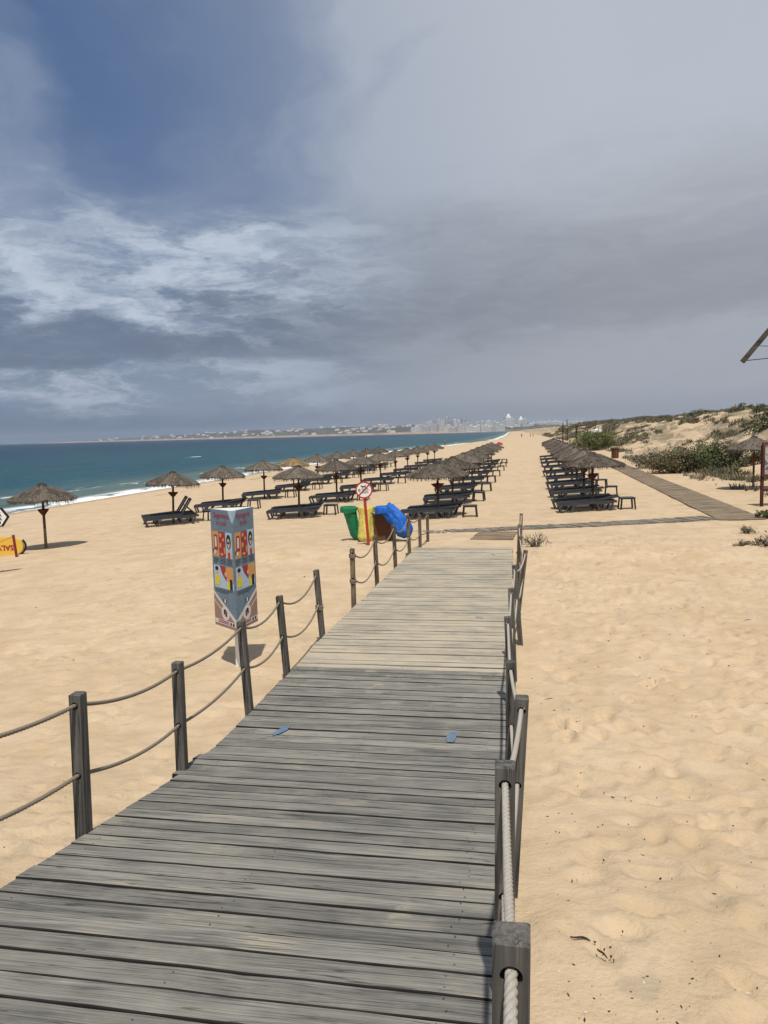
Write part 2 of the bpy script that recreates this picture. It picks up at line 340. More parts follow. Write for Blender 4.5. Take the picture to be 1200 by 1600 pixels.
def _water(t, b):
    p = nd(t, 'ShaderNodeNewGeometry').outputs['Position']
    u = nd(t, 'ShaderNodeAttribute', attribute_name='offshore').outputs['Fac']
    n1 = noise(t, vmul(t, p, (0.10, 0.035, 0.1)), 1.0, 5, 0.6)
    c = mixc(t, sstep(t, u, 0.0, 22.0), (0.100, 0.145, 0.120), (0.012, 0.066, 0.088))
    c = mixc(t, sstep(t, u, 25.0, 260.0), c, (0.006, 0.034, 0.064))
    c = mixc(t, sstep(t, u, 250.0, 1600.0), c, (0.004, 0.017, 0.045))
    c = mixc(t, sstep(t, n1, 0.45, 0.7, 0, 0.45), c, (0.010, 0.036, 0.052))
    n7 = noise(t, vmul(t, p, (0.30, 0.07, 0.1)), 1.0, 6, 0.65, 0.4)
    c = mixc(t, sstep(t, n7, 0.54, 0.68, 0, 0.6), c, (0.006, 0.026, 0.04)); c = mixc(t, sstep(t, n7, 0.45, 0.34, 0, 0.35), c, (0.04, 0.125, 0.135))
    # surf and swash foam, whitecaps offshore
    fn = noise(t, vmul(t, p, (0.9, 0.22, 1)), 1.0, 8, 0.68, 0.6)
    fb = noise(t, vmul(t, p, (0.05, 0.045, 1)), 1.0, 3, 0.5)
    uu = mth(t, 'ADD', u, mth(t, 'MULTIPLY', mth(t, 'SUBTRACT', fb, 0.5), 9.0))
    f1 = mth(t, 'MULTIPLY', sstep(t, uu, 3.8, 0.8), sstep(t, fn, 0.34, 0.50))
    f2 = mth(t, 'MULTIPLY', mth(t, 'MULTIPLY', sstep(t, uu, 5.0, 7.5), sstep(t, uu, 12.0, 8.5)), sstep(t, fn, 0.57, 0.66))
    wcn = noise(t, vmul(t, p, (0.16, 0.09, 1)), 1.0, 6, 0.6, 0.3)
    wc = mth(t, 'MULTIPLY', sstep(t, wcn, 0.70, 0.73), sstep(t, u, 15.0, 40.0))
    f = mth(t, 'MAXIMUM', mth(t, 'MAXIMUM', f1, f2), mth(t, 'MULTIPLY', wc, 0.8), clamp=True)
    c = mixc(t, f, c, (0.80, 0.82, 0.82))
    w1 = noise(t, vmul(t, p, (0.55, 0.16, 1)), 1.0, 6, 0.65, 0.5); w2 = noise(t, vmul(t, p, (2.6, 1.4, 1)), 1.0, 4, 0.6)
    h = mth(t, 'ADD', mth(t, 'MULTIPLY', w1, 1.0), mth(t, 'MULTIPLY', w2, 0.16))
    bm = nd(t, 'ShaderNodeBump', {'Height': h, 'Distance': 0.9, 'Strength': 0.9})
    t.links.new(bm.outputs[0], b.inputs['Normal'])
    setc(t, b, c, mixc(t, f, (0.30, 0.30, 0.30), (0.9, 0.9, 0.9)), 0.035)
mat('sea_water', _water)

def _hill(t, b):
    p = nd(t, 'ShaderNodeNewGeometry').outputs['Position']
    x, y, z = sep(t, p)
    n = noise(t, p, 0.012, 6, 0.65); n2 = noise(t, vmul(t, p, (1, 1, 4)), 0.03, 5, 0.7)
    c = mixc(t, sstep(t, n, 0.35, 0.65), (0.035, 0.048, 0.030), (0.125, 0.115, 0.075))
    c = mixc(t, sstep(t, n2, 0.55, 0.68, 0, 0.7), c, (0.022, 0.032, 0.022))
    cl = sstep(t, mth(t, 'ADD', z, mth(t, 'MULTIPLY', n2, 10.0)), 17.0, 11.0)
    c = mixc(t, mth(t, 'MULTIPLY', cl, sstep(t, x, 100, -300, 0.0, 1.0)), c, (0.34, 0.24, 0.165))
    setc(t, b, c, 0.95, 0.1)
mat('hill_ground', _hill)

# ------------------------------------------------------------------ object helpers
def tag(o, label=None, cat=None, group=None, kind=None):
    if label: o['label'] = label
    if cat: o['category'] = cat
    if group: o['group'] = group
    if kind: o['kind'] = kind
    return o
def empty(name, loc=(0, 0, 0), rz=0.0):
    o = bpy.data.objects.new(name, None); COL.objects.link(o); o.location = loc; o.rotation_euler = (0, 0, rz)
    o.empty_display_size = 0.2
    return o
def link(name, me, parent=None, loc=None, rot=None):
    o = bpy.data.objects.new(name, me); COL.objects.link(o)
    if parent: o.parent = parent
    if loc is not None: o.location = loc
    if rot is not None: o.rotation_euler = rot
    return o
KIDS = {}
def kids(o):
    return [c for c in COL.objects if c.parent == o]
def copy_tree(o, tree, parent=None):
    c = o.copy(); COL.objects.link(c)
    if parent: c.parent = parent
    for ch, sub in tree: copy_tree(ch, sub, c)
    return c
def tree_of(o, allobs):
    return [(c, tree_of(c, allobs)) for c in allobs if c.parent == o]

class MB:
    def __init__(s): s.v = []; s.f = []; s.m = []; s.sm = []
    def add(s, vs, fs, mi=0, smooth=False):
        o = len(s.v); s.v += [tuple(q) for q in vs]
        for f in fs: s.f.append(tuple(i+o for i in f)); s.m.append(mi); s.sm.append(smooth)
    def box(s, c, d, mi=0, rot=None, taper=1.0):
        hx, hy, hz = d[0]/2, d[1]/2, d[2]/2
        vs = [Vector((sx*hx*(taper if sz > 0 else 1), sy*hy*(taper if sz > 0 else 1), sz*hz)) for sz in (-1, 1) for sx, sy in ((-1, -1), (1, -1), (1, 1), (-1, 1))]
        if rot is not None: vs = [rot @ v for v in vs]
        vs = [v+Vector(c) for v in vs]
        s.add(vs, [(3, 2, 1, 0), (4, 5, 6, 7), (0, 1, 5, 4), (1, 2, 6, 5), (2, 3, 7, 6), (3, 0, 4, 7)], mi)
    def bar(s, a, b, w, h=None, mi=0):
        a, b = Vector(a), Vector(b); d = b-a; L = d.length; h = h or w
        q = d.to_track_quat('X', 'Z').to_matrix()
        s.box((a+b)/2, (L, w, h), mi, q)
    def tube(s, pts, r, n=6, mi=0, smooth=True, cap=True):
        pts = [Vector(p) for p in pts]; N = len(pts)
        rs = r if isinstance(r, (list, tuple)) else [r]*N
        vs = []
        up = Vector((0, 0, 1)); prev = None
        for i, p in enumerate(pts):
            t = (pts[min(i+1, N-1)]-pts[max(i-1, 0)])
            t = t.normalized() if t.length > 1e-9 else Vector((0, 0, 1))
            if prev is None: a = t.cross(up) if abs(t.z) < 0.95 else t.cross(Vector((1, 0, 0)))
            else: a = prev-t*prev.dot(t)
            a.normalize(); prev = a; b = t.cross(a)
            for k in range(n):
                th = 2*math.pi*k/n
                vs.append(p+(a*math.cos(th)+b*math.sin(th))*rs[i])
        fs = [(i*n+k, i*n+(k+1) % n, (i+1)*n+(k+1) % n, (i+1)*n+k) for i in range(N-1) for k in range(n)]
        s.add(vs, fs, mi, smooth)
        if cap: s.add(vs[:n], [tuple(range(n))[::-1]], mi); s.add(vs[-n:], [tuple(range(n))], mi)
    def lathe(s, prof, n=16, mi=0, c=(0, 0, 0), smooth=True, jit=0.0):
        vs = []
        for r, z in prof:
            for k in range(n):
                th = 2*math.pi*k/n; rr = r*(1+rnd.uniform(-jit, jit))
                vs.append((c[0]+rr*math.cos(th), c[1]+rr*math.sin(th), c[2]+z))
        m = len(prof)
        fs = [(i*n+k, i*n+(k+1) % n, (i+1)*n+(k+1) % n, (i+1)*n+k) for i in range(m-1) for k in range(n)]
        s.add(vs, fs, mi, smooth)
    def poly(s, pts, th=(0, 0, 0), mi=0):
        """flat polygon with thickness vector"""
        th = Vector(th); n = len(pts); a = [Vector(p) for p in pts]; b = [p+th for p in a]
        if th.length == 0: s.add(a, [tuple(range(n))], mi); return
        s.add(a+b, [tuple(range(n))[::-1], tuple(range(n, 2*n))]+[(i, (i+1) % n, n+(i+1) % n, n+i) for i in range(n)], mi)
    def mesh(s, name, mats):
        me = bpy.data.meshes.new(name)
        me.from_pydata(s.v, [], s.f)
        for m in (mats if isinstance(mats, (list, tuple)) else [mats]): me.materials.append(MATS[m])
        me.polygons.foreach_set('material_index', s.m)
        me.polygons.foreach_set('use_smooth', s.sm)
        me.update()
        return me
    def obj(s, name, mats, parent=None, loc=None, rot=None):
        return link(name, s.mesh(name, mats), parent, loc, rot)

# ------------------------------------------------------------------ terrain functions
def sm01(a, b, v):
    v = np.clip((v-a)/(b-a), 0, 1); return v*v*(3-2*v)
_LAT = np.random.RandomState(5).rand(256, 256)
def vnoise(x, y):
    xi = np.floor(x).astype(int); yi = np.floor(y).astype(int); fx = x-xi; fy = y-yi
    fx = fx*fx*(3-2*fx); fy = fy*fy*(3-2*fy)
    g = lambda i, j: _LAT[i & 255, j & 255]
    return (g(xi, yi)*(1-fx)+g(xi+1, yi)*fx)*(1-fy)+(g(xi, yi+1)*(1-fx)+g(xi+1, yi+1)*fx)*fy-0.5
def fbm(x, y, o=4):
    s = 0; a = 1.0
    for i in range(o): s = s+a*vnoise(x*2**i+17*i, y*2**i+31*i); a *= 0.5
    return s
def deckz(y):
    y = np.asarray(y, float)
    return np.where(y > 8.2, 0.0, np.where(y > 5.75, (8.2-y)*0.032, 0.0784+(5.75-y)*0.176))
SX = [-9000, -400, -60, -31, -17, -13, -9, -3, 3, 10]; SZ = [-60, -12, -5.2, -1.75, -0.82, -0.67, -0.6, -0.5, -0.27, -0.08]
SEA = -1.75
def shoreline(y):
    return np.interp(y, [-500, 0, 50, 190, 255, 356, 750, 3200], [-36, -33, -31.5, -30, -21, -10, -9, -25])
def terr(x, y, fine=False):
    x = np.asarray(x, float); y = np.asarray(y, float)
    sh = shoreline(y)
    xs = np.where(x < 0, x*31.0/np.abs(sh), x)
    b = np.interp(xs, SX, SZ)
    # dune ridge
    xr = x-np.interp(y, [0, 40, 60, 90, 150, 400], [3.5, 1.2, 0.0, 0.6, 2.6, 2.6])
    d = sm01(9.0, 27, xr)
    hum = fbm(x*0.16+3, y*0.05+9, 4)
    b = b+d*(4.35+hum*1.7*(1-0.4*d))+sm01(8.5, 12, xr)*(1-d)*(hum*1.1+0.25)
    b = b-sm01(34, 70, x)*2.0
    b = b+sm01(60, 200, y)*fbm(x*0.02, y*0.02, 3)*0.3*sm01(-26, -20, xs)
    # sand ramp under and beside the boardwalk
    w = deckz(y)-0.235+0.075*sm01(10.5, 16.3, y)+0.145*sm01(16.0, 17.1, y)-0.06*sm01(17.1, 18.5, y)
    lat = np.maximum(0, np.abs(x+1.25)-1.6)
    k = np.exp(-(lat/7)**2)*(1-sm01(17.5, 28, y))
    z = np.where(w > b, b+(w-b)*k, b)
    if fine:
        near = np.exp(-((x+1)/30)**2-((y-10)/60)**2)
        under = (np.abs(x+1.25) < 1.32) & (y < 15.8)
        z = z+np.where(under, 0, near*(fbm(x*0.9, y*0.9, 3)*0.034+fbm(x*4.5, y*4.5, 2)*0.012))
        z = z+sm01(10, 14, x)*fbm(x*0.8, y*0.45, 4)*0.55
    return z
def tz(x, y): return float(terr(x, y))

# ------------------------------------------------------------------ ground sheet
def axis(dense0, dense1, step, segs):
    a = list(np.arange(dense0, dense1+1e-6, step))
    lo, hi = segs
    s = step
    for lim, g, mx in hi:
        while a[-1] < lim: s = min(s*g, mx); a.append(a[-1]+s)
    s = step; b = [a[0]]
    for lim, g, mx in lo:
        while b[-1] > lim: s = min(s*g, mx); b.append(b[-1]-s)
    return np.array(b[:0:-1]+a)
def grid_mesh(name, X, Y, Z, mats, smooth=True):
    ny, nx = X.shape
    v = np.stack([X, Y, Z], -1).reshape(-1, 3).astype(np.float32)
    i = np.arange(ny*nx).reshape(ny, nx)
    q = np.stack([i[:-1, :-1], i[:-1, 1:], i[1:, 1:], i[1:, :-1]], -1).reshape(-1, 4)
    me = bpy.data.meshes.new(name)
    me.vertices.add(len(v)); me.vertices.foreach_set('co', v.ravel())
    me.loops.add(q.size); me.loops.foreach_set('vertex_index', q.ravel().astype(np.int32))
    me.polygons.add(len(q)); me.polygons.foreach_set('loop_start', np.arange(0, q.size, 4, dtype=np.int32))
    me.polygons.foreach_set('loop_total', np.full(len(q), 4, np.int32))
    me.polygons.foreach_set('use_smooth', np.full(len(q), smooth))
    me.materials.append(MATS[mats]); me.update(calc_edges=True); me.validate()
    return me
def make_ground():
    ax = axis(-8, 8, 0.085, ([(-45, 1.05, 0.9), (-140, 1.2, 40)], [(40, 1.04, 0.45), (1600, 1.2, 60)]))
    ay = axis(0.6, 20, 0.085, ([(-120, 1.15, 8)], [(130, 1.04, 0.7), (450, 1.06, 8), (3300, 1.1, 70)]))
    ax = np.unique(np.concatenate([ax[(ax < 0.0) | (ax > 4.2)], np.arange(0.0, 4.2, 0.04)])); ay = np.unique(np.concatenate([ay[(ay < 1.6) | (ay > 11.5)], np.arange(1.6, 11.5, 0.042)]))
    X, Y = np.meshgrid(ax, ay)
    Z = terr(X, Y, True)
    # trampled prints in the near sand
    r = np.random.RandomState(3)
    for n, (x0, x1, y0, y1) in ((2300, (0.25, 8, 1, 20)), (900, (-8, -2.6, 2, 20))):
        for _ in range(n):
            cx, cy = r.uniform(x0, x1), r.uniform(y0, y1)
            if abs(cx+1.25) < 1.4 and cy < 17.2: continue
            a = r.uniform(0, math.pi); lx, ly = r.uniform(0.09, 0.17), r.uniform(0.05, 0.09)
            i0, i1 = np.searchsorted(ax, [cx-0.35, cx+0.35]); j0, j1 = np.searchsorted(ay, [cy-0.35, cy+0.35])
            sx, sy = X[j0:j1, i0:i1]-cx, Y[j0:j1, i0:i1]-cy
            uu = (sx*math.cos(a)+sy*math.sin(a))/lx; vv = (-sx*math.sin(a)+sy*math.cos(a))/ly
            q = uu*uu+vv*vv
            Z[j0:j1, i0:i1] += r.uniform(0.012, 0.036)*(-np.exp(-q*q)+0.45*np.exp(-((np.sqrt(q)-1.5)/0.5)**2))
    me = grid_mesh('beach_sand', X, Y, Z, 'sand')
    at = me.attributes.new('shore', 'FLOAT', 'POINT')
    at.data.foreach_set('value', (X-shoreline(Y)).ravel().astype(np.float32))
    tag(link('beach', me), kind='structure')
make_ground()

def make_sea():
    u = np.concatenate([np.arange(-4, 14, 0.5), 14*1.13**np.arange(0, 53)]); u = u[u < 8800]
    y = np.concatenate([-470*0.8**np.arange(0, 18), np.arange(0, 120, 1.2), 120*1.045**np.arange(0, 100)]); y = np.unique(np.clip(y, -480, 8800))
    U, Y = np.meshgrid(u, y)
    X = shoreline(Y)-U
    nb = fbm(X*0.08, Y*0.02, 3)
    Z = SEA+0.34*np.exp(-((U-7.5-3*nb)/1.5)**2)*(0.6+nb)+0.05*sm01(8, 30, U)*fbm(X*0.2, Y*0.06, 3)
    Z = Z+0.10*np.exp(-((U-1.0-2*nb)/1.6)**2)
    me = grid_mesh('sea_surface', X, Y, Z, 'sea_water')
    at = me.attributes.new('offshore', 'FLOAT', 'POINT'); at.data.foreach_set('value', U.ravel().astype(np.float32))
    tag(link('sea', me), kind='structure')
make_sea()

# ------------------------------------------------------------------ far coast
COAST = [(-5312, 7856, 0), (-4886, 7624, 5), (-4128, 7040, 17), (-3512, 6534, 27), (-2514, 5686, 40), (-1748, 5002, 50), (-1166, 4491, 47), (-682, 3962, 46), (-316, 3617, 42), (-44, 3358, 40), (202, 3400, 37), (562, 3666, 42), (1239, 4089, 46), (2413, 4699, 40)]
CT = np.arange(len(COAST))
def coast(tp, s, rough=True):
    x = np.interp(tp, CT, [c[0] for c in COAST]); y = np.interp(tp, CT, [c[1] for c in COAST]); H = np.interp(tp, CT, [c[2] for c in COAST])
    L = np.sqrt(x*x+y*y)
    wig = vnoise(tp*6.0, tp*0)*90
    k = 1+(s+wig)/L
    X, Y = x*k, y*k
    cl = np.minimum(H*0.5, 9+8*vnoise(tp*9.0+3, tp*0))*np.interp(tp, [7.3, 8.2], [1, 0.12])
    z = -3+(cl+3)*sm01(0, 40, s)+(H-cl)*sm01(60, 800, s)
    if rough: z = z+sm01(30, 300, s)*(fbm(X*0.004, Y*0.004, 4)*14*np.minimum(1, H/30)+np.abs(fbm(X*0.03, Y*0.03, 3))*7*np.minimum(1, H/30))
    z = z*(1-sm01(1500, 2300, s))
    return X, Y, z
def make_coast():
    tp = np.linspace(0, CT[-1], 420); s = np.concatenate([np.linspace(0, 60, 7), np.linspace(90, 2300, 60)])
    S, T = np.meshgrid(s, tp)
    X, Y, Z = coast(T, S)
    tag(link('hills', grid_mesh('hills', X, Y, Z, 'hill_ground')), kind='structure')
make_coast()

# ------------------------------------------------------------------ haze
def make_haze():
    m = bpy.data.materials.new('haze_air'); m.use_nodes = True; t = m.node_tree; t.nodes.clear()
    out = t.nodes.new('ShaderNodeOutputMaterial'); v = t.nodes.new('ShaderNodeVolumePrincipled')
    v.inputs['Color'].default_value = (0.62, 0.72, 0.90, 1); v.inputs['Density'].default_value = 0.00007
    v.inputs['Anisotropy'].default_value = 0.0
    t.links.new(v.outputs[0], out.inputs['Volume'])
    mb = MB(); mb.box((0, 4400, 20), (18400, 10000, 200)); MATS['haze_air'] = m
    tag(mb.obj('haze', 'haze_air'), kind='stuff')
make_haze()

# ------------------------------------------------------------------ boardwalk
def left_edge(y): return float(np.interp(y, [0, 4.9, 5.8, 9.5, 12, 16, 18], [-2.33, -2.37, -2.46, -2.50, -2.42, -2.30, -2.22]))
def plank_mesh(name, matn, edge='board_edge', w=0.1425, th=0.030, seed=0):
    r = random.Random(seed); n = 10; mb = MB(); vs = []
    b = 0.004
    for i in range(n+1):
        x = -0.5+i/n
        w0 = w/2+r.uniform(-0.003, 0.002); w1 = w/2+r.uniform(-0.003, 0.002); dz = r.uniform(-0.0018, 0.0018)
        vs += [(x, -w0, -th), (x, -w0, -b+dz), (x, -w0+b, dz), (x, w1-b, dz), (x, w1, -b+dz), (x, w1, -th)]
    fs = [(i*6+k, i*6+(k+1) % 6, (i+1)*6+(k+1) % 6, (i+1)*6+k) for i in range(n) for k in range(6)]
    fs += [tuple(range(6))[::-1], tuple(n*6+k for k in range(6))]
    mb.add(vs, [f[::-1] for f in fs])
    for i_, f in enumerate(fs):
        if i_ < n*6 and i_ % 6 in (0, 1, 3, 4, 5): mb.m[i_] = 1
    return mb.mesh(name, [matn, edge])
def make_boardwalk():
    root = empty('boardwalk', (-1.25, 8.2, 0)); tag(root, kind='structure')
    inv = Vector(root.location)
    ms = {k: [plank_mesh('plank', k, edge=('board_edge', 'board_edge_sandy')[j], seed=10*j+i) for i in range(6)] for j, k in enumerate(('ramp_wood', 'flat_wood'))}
    y = -1.6; pitch = 0.150
    while y < 17.05:
        sl = math.atan(0.176) if y < 5.75 else (math.atan(0.032) if y < 8.2 else 0)
        key = 'ramp_wood' if y < 8.15 else 'flat_wood'
        xl = left_edge(y)+rnd.uniform(-0.006, 0.006); xr = -0.085+rnd.uniform(-0.008, 0.008)
        if 4.9 < y < 5.4: xl -= 0.05
        o = link('plank', rnd.choice(ms[key]), root)
        o.location = Vector(((xl+xr)/2, y, float(deckz(y))+rnd.uniform(-0.004, 0.003)))-inv
        o.rotation_euler = (-sl+rnd.uniform(-0.006, 0.006), rnd.uniform(-0.0012, 0.0012), -0.012*(y < 8.2)+rnd.uniform(-0.0012, 0.0012)+(math.pi if rnd.random() < 0.5 else 0))
        if abs(o.rotation_euler[2]) > 1: o.rotation_euler[0] *= -1
        o.scale = (xr-xl, 1, 1)
        y += pitch*math.cos(sl)
    for xj in (-2.25, -1.25, -0.25):
        mb = MB()
        for a, b_ in ((-1.6, 5.75), (5.75, 8.2), (8.2, 15.6)):
            mb.bar((xj-inv.x, a-inv.y, float(deckz(a))-0.085), (xj-inv.x, b_-inv.y, float(deckz(b_))-0.085), 0.07, 0.10)
        mb.obj('joist', 'post_wood_brown', root)
    mb = MB(); q = 0
    for o in [o for o in COL.objects if o.parent == root and o.name.startswith('plank')]:
        y = o.location.y+inv.y
        if y > 8.2 or y < 1.5: continue
        for xj in (-2.24, -1.26, -0.26):
            for dy in (-0.038, 0.036):
                x = xj+rnd.uniform(-0.02, 0.02); yy = y+dy+rnd.uniform(-0.006, 0.006); zc = float(deckz(yy))+0.0015; r_ = 0.0042
                mb.add([(x-inv.x+r_*math.cos(k*1.0472), yy-inv.y+r_*math.sin(k*1.0472), zc) for k in range(6)], [tuple(range(6))])
    mb.obj('screw_heads', 'dark_metal', root)['kind'] = 'stuff'
    # worn painted footprints on the boards
    def foot(x, y, rz, matn, L, W, dz, name='painted_footprint'):
        mb = MB(); n = 26
        pts = []
        for k in range(n):
            th = 2*math.pi*k/n; r_ = 1+rnd.uniform(-0.16, 0.10)
            px_ = W*math.cos(th)*r_*(1-0.28*math.sin(th)*(matn == 'blue_paint')); py_ = L*math.sin(th)*r_
            pts.append((px_*math.cos(rz)-py_*math.sin(rz), px_*math.sin(rz)+py_*math.cos(rz)))
        mb.poly([(p[0]+x-inv.x, p[1]+y-inv.y, float(deckz(y+p[1]))+dz-inv.z) for p in pts], (0, 0, 0.0008), 0)
        mb.obj(name, matn, root)
    foot(-2.02, 6.12, -0.35, 'blue_paint', 0.13, 0.040, 0.0050)
    foot(-0.55, 6.13, -0.05, 'blue_paint', 0.13, 0.042, 0.0045)
    foot(-0.52, 10.55, 0.5, 'blue_paint_sandy', 0.09, 0.05, 0.0045)
    foot(-1.82, 15.9, -0.9, 'blue_paint_sandy', 0.10, 0.04, 0.0045); foot(-0.5, 16.1, 0.2, 'blue_paint_sandy', 0.12, 0.04, 0.0045)
    return root
make_boardwalk()

# ------------------------------------------------------------------ posts and ropes
HZ = (0.755, 0.36)
def post_mesh(name, matn, h=0.82, below=0.42, w=0.067, seed=0):
    r = random.Random(seed); mb = MB(); a = w/2; hr = 0.021; n = 16
    seg = [-below]
    for z in sorted(HZ): seg += [z-a*0.9, z+a*0.9]
    seg += [h]
    def loop(): # matched square / circle
        out = []
        for k in range(n):
            th = 2*math.pi*(k+0.5)/n-math.pi
            c, s = math.cos(th), math.sin(th); m = max(abs(c), abs(s))
            out.append(((c/m, s/m), (c, s)))
        return out
    lp = loop()
    for i in range(len(seg)-1):
        z0, z1 = seg[i], seg[i+1]
        if i % 2 == 0:
            top = i == len(seg)-2
            vs = [(sx*a, sy*a, z) for z in (z0, z1-(0.006 if top else 0)) for sx, sy in ((-1, -1), (1, -1), (1, 1), (-1, 1))]
            mb.add(vs, [(0, 1, 5, 4), (1, 2, 6, 5), (2, 3, 7, 6), (3, 0, 4, 7)])
            if top:
                b = 0.007
                vs2 = [(sx*a, sy*a, z1-0.006) for sx, sy in ((-1, -1), (1, -1), (1, 1), (-1, 1))]+[(sx*(a-b), sy*(a-b), z1+r.uniform(-0.003, 0.003)) for sx, sy in ((-1, -1), (1, -1), (1, 1), (-1, 1))]
                mb.add(vs2, [(0, 1, 5, 4), (1, 2, 6, 5), (2, 3, 7, 6), (3, 0, 4, 7), (4, 5, 6, 7)])
        else:
            zc, hh = (z0+z1)/2, (z1-z0)/2
            for sy in (-1, 1):
                vs = [(q[0]*a, sy*a, zc+q[1]*hh) for q, c in lp]+[(c[0]*hr, sy*a, zc+c[1]*hr) for q, c in lp]
                # true square corners
                fs = [(k, (k+1) % n, n+(k+1) % n, n+k) for k in range(n)]
                if sy > 0: fs = [f[::-1] for f in fs]
                mb.add(vs, fs)
                cor = []
                for k in range(n):
                    q0, q1 = lp[k][0], lp[(k+1) % n][0]
                    if abs(abs(q0[0])-1) < 1e-6 and abs(abs(q1[1])-1) < 1e-6 or abs(abs(q0[1])-1) < 1e-6 and abs(abs(q1[0])-1) < 1e-6:
                        if abs(q0[0]-q1[0]) > 1e-6 and abs(q0[1]-q1[1]) > 1e-6:
                            cx = 1 if (q0[0]+q1[0]) > 0 else -1; cz = 1 if (q0[1]+q1[1]) > 0 else -1
                            tri = [(q0[0]*a, sy*a, zc+q0[1]*hh), (cx*a, sy*a, zc+cz*hh), (q1[0]*a, sy*a, zc+q1[1]*hh)]
                            mb.add(tri, [(0, 1, 2)])
            vs = [(c[0]*hr, -a, zc+c[1]*hr) for q, c in lp]+[(c[0]*hr, a, zc+c[1]*hr) for q, c in lp]
            mb.add(vs, [(k, n+k, n+(k+1) % n, (k+1) % n) for k in range(n)])
            for sx in (-1, 1):
                mb.add([(sx*a, -a, z0), (sx*a, a, z0), (sx*a, a, z1), (sx*a, -a, z1)], [(0, 1, 2, 3) if sx > 0 else (3, 2, 1, 0)])
    return mb.mesh(name, matn)
ORD = ['first', 'second', 'third', 'fourth', 'fifth', 'sixth', 'seventh', 'eighth', 'ninth', 'tenth', 'eleventh', 'twelfth']
def make_rails():
    pm = [post_mesh('rail_post', m_, seed=i) for i, m_ in enumerate(('post_wood', 'post_wood', 'post_wood_brown'))]
    short = post_mesh('rail_post', 'post_wood_brown', h=0.82, below=0.5, seed=9)
    # x, y, lean x (m at top), lean y, sink
    LEFT = [(-2.41, 2.35, 0, 0, 0), (-2.385, 3.68, 0.02, 0.0, 0.02), (-2.405, 4.97, 0.0, 0.02, 0.02), (-2.56, 6.78, -0.04, 0, 0), (-2.59, 8.10, -0.05, 0, 0), (-2.60, 9.75, -0.05, 0, 0), (-2.50, 11.35, 0.0, 0, -0.04), (-2.45, 13.1, -0.02, 0, 0), (-2.37, 14.7, -0.02, 0, 0), (-2.31, 16.3, -0.02, 0, 0), (-2.20, 17.3, 0, 0, 0.08), (-2.17, 18.6, 0, 0, 0.17)]
    RIGHT = [(-0.02, 0.1, 0, 0, -0.02), (-0.03, 1.31, 0.015, 0, -0.02), (-0.055, 2.48, 0.01, 0, -0.02), (-0.03, 3.8, 0.05, 0, -0.02), (-0.05, 5.22, 0.0, 0, -0.02), (-0.06, 7.05, -0.03, 0, -0.02), (-0.05, 8.55, -0.02, 0, -0.02), (0.02, 10.05, -0.055, 0, -0.02), (0.03, 11.35, 0.10, 0, -0.02), (0.03, 12.85, 0.03, 0, -0.02), (0.03, 14.45, 0.02, 0, -0.02), (0.07, 16.4, 0.03, 0, -0.02)]
    def place(lst, side):
        pts = []
        n = 0
        for i, (x, y, lx, ly, sink) in enumerate(lst):
            far = y > 10.5
            o = link('rail_post', short if far else pm[i % 2], None)
            o.location = (x, y, float(deckz(y))-sink)
            o.rotation_euler = (-math.atan(ly/0.82), math.atan(lx/0.82), rnd.uniform(-0.03, 0.03))
            if i == 0 and side == 'left': where = 'weathered grey rail post at the left edge of the ramp, just outside the frame'
            elif i == 0: where = 'weathered grey rail post beside the ramp right under the camera'
            else:
                n = i
                where = f'{"brownish" if far else "weathered grey"} square rail post, {ORD[i-1]} from the front along the {side} side of the boardwalk'
            if side == 'right' and i == 8: where = 'brownish rail post leaning outwards over the sand right of the boardwalk'
            if side == 'left' and i == 11: where = 'short half buried rail post standing past the end of the boardwalk'
            tag(o, where, 'post', f'rope rail posts along the {side} of the boardwalk')
            bpy.context.view_layer.update()
            pts.append([o.matrix_world @ Vector((0, 0, h)) for h in HZ])
        return pts
    L = place(LEFT, 'left'); Rr = place(RIGHT, 'right')
    def rope(pts, sags, label, r=0.0125, strands=True, mat_='rope_fibre', knot=False):
        path = []
        for i in range(len(pts)-1):
            a, b = pts[i], pts[i+1]; L_ = (b-a).length; n = max(6, int(L_/(0.012 if strands else 0.1)))
            for k in range(n):
                q = k/n; p = a.lerp(b, q); p = p-Vector((0, 0, 4*sags[i]*q*(1-q))); path.append(p)
        path.append(pts[-1])
        mb = MB()
        if strands:
            # three strands laid round each other
            d = 0.0; offs = [[], [], []]
            for i, p in enumerate(path):
                if i: d += (p-path[i-1]).length
                t = (path[min(i+1, len(path)-1)]-path[max(i-1, 0)]).normalized()
                a = t.cross(Vector((0, 0, 1))).normalized(); b = t.cross(a)
                for s_ in range(3):
                    th = 2*math.pi*(d/0.082+s_/3)
                    offs[s_].append(p+(a*math.cos(th)+b*math.sin(th))*r*0.38)
            for s_ in range(3): mb.tube(offs[s_], r*0.63, 7)
        else: mb.tube(path, r, 6)
        if knot:
            for z in (0.0, 0.02, -0.02):
                c = pts[knot-1 if knot > 0 else knot]
                mb.tube([c+Vector((0.045*math.cos(t_), 0.045*math.sin(t_)-0.0, z-0.05+0.01*math.sin(2*t_))) for t_ in np.linspace(0, 2*math.pi, 14)], r*0.9, 6)
        o = mb.obj('rope', mat_)
        tag(o, label, 'rope', 'ropes of the boardwalk rails'); return o
    sagr = [0.05, 0.06, 0.05, 0.10, 0.16]
    rope([p[0] for p in L[:6]], sagr, 'upper sagging rope threaded through the near left rail posts', mat_='rope_fibre_dark')
    rope([p[1] for p in L[:6]], sagr, 'lower sagging rope threaded through the near left rail posts', mat_='rope_fibre_dark', knot=-1)
    rope([p[0] for p in L[6:]], [0.18, 0.17, 0.17, 0.1, 0.08], 'upper sagging rope of the far left rail beside the bins', strands=False, mat_='rope_fibre_dark', knot=1)
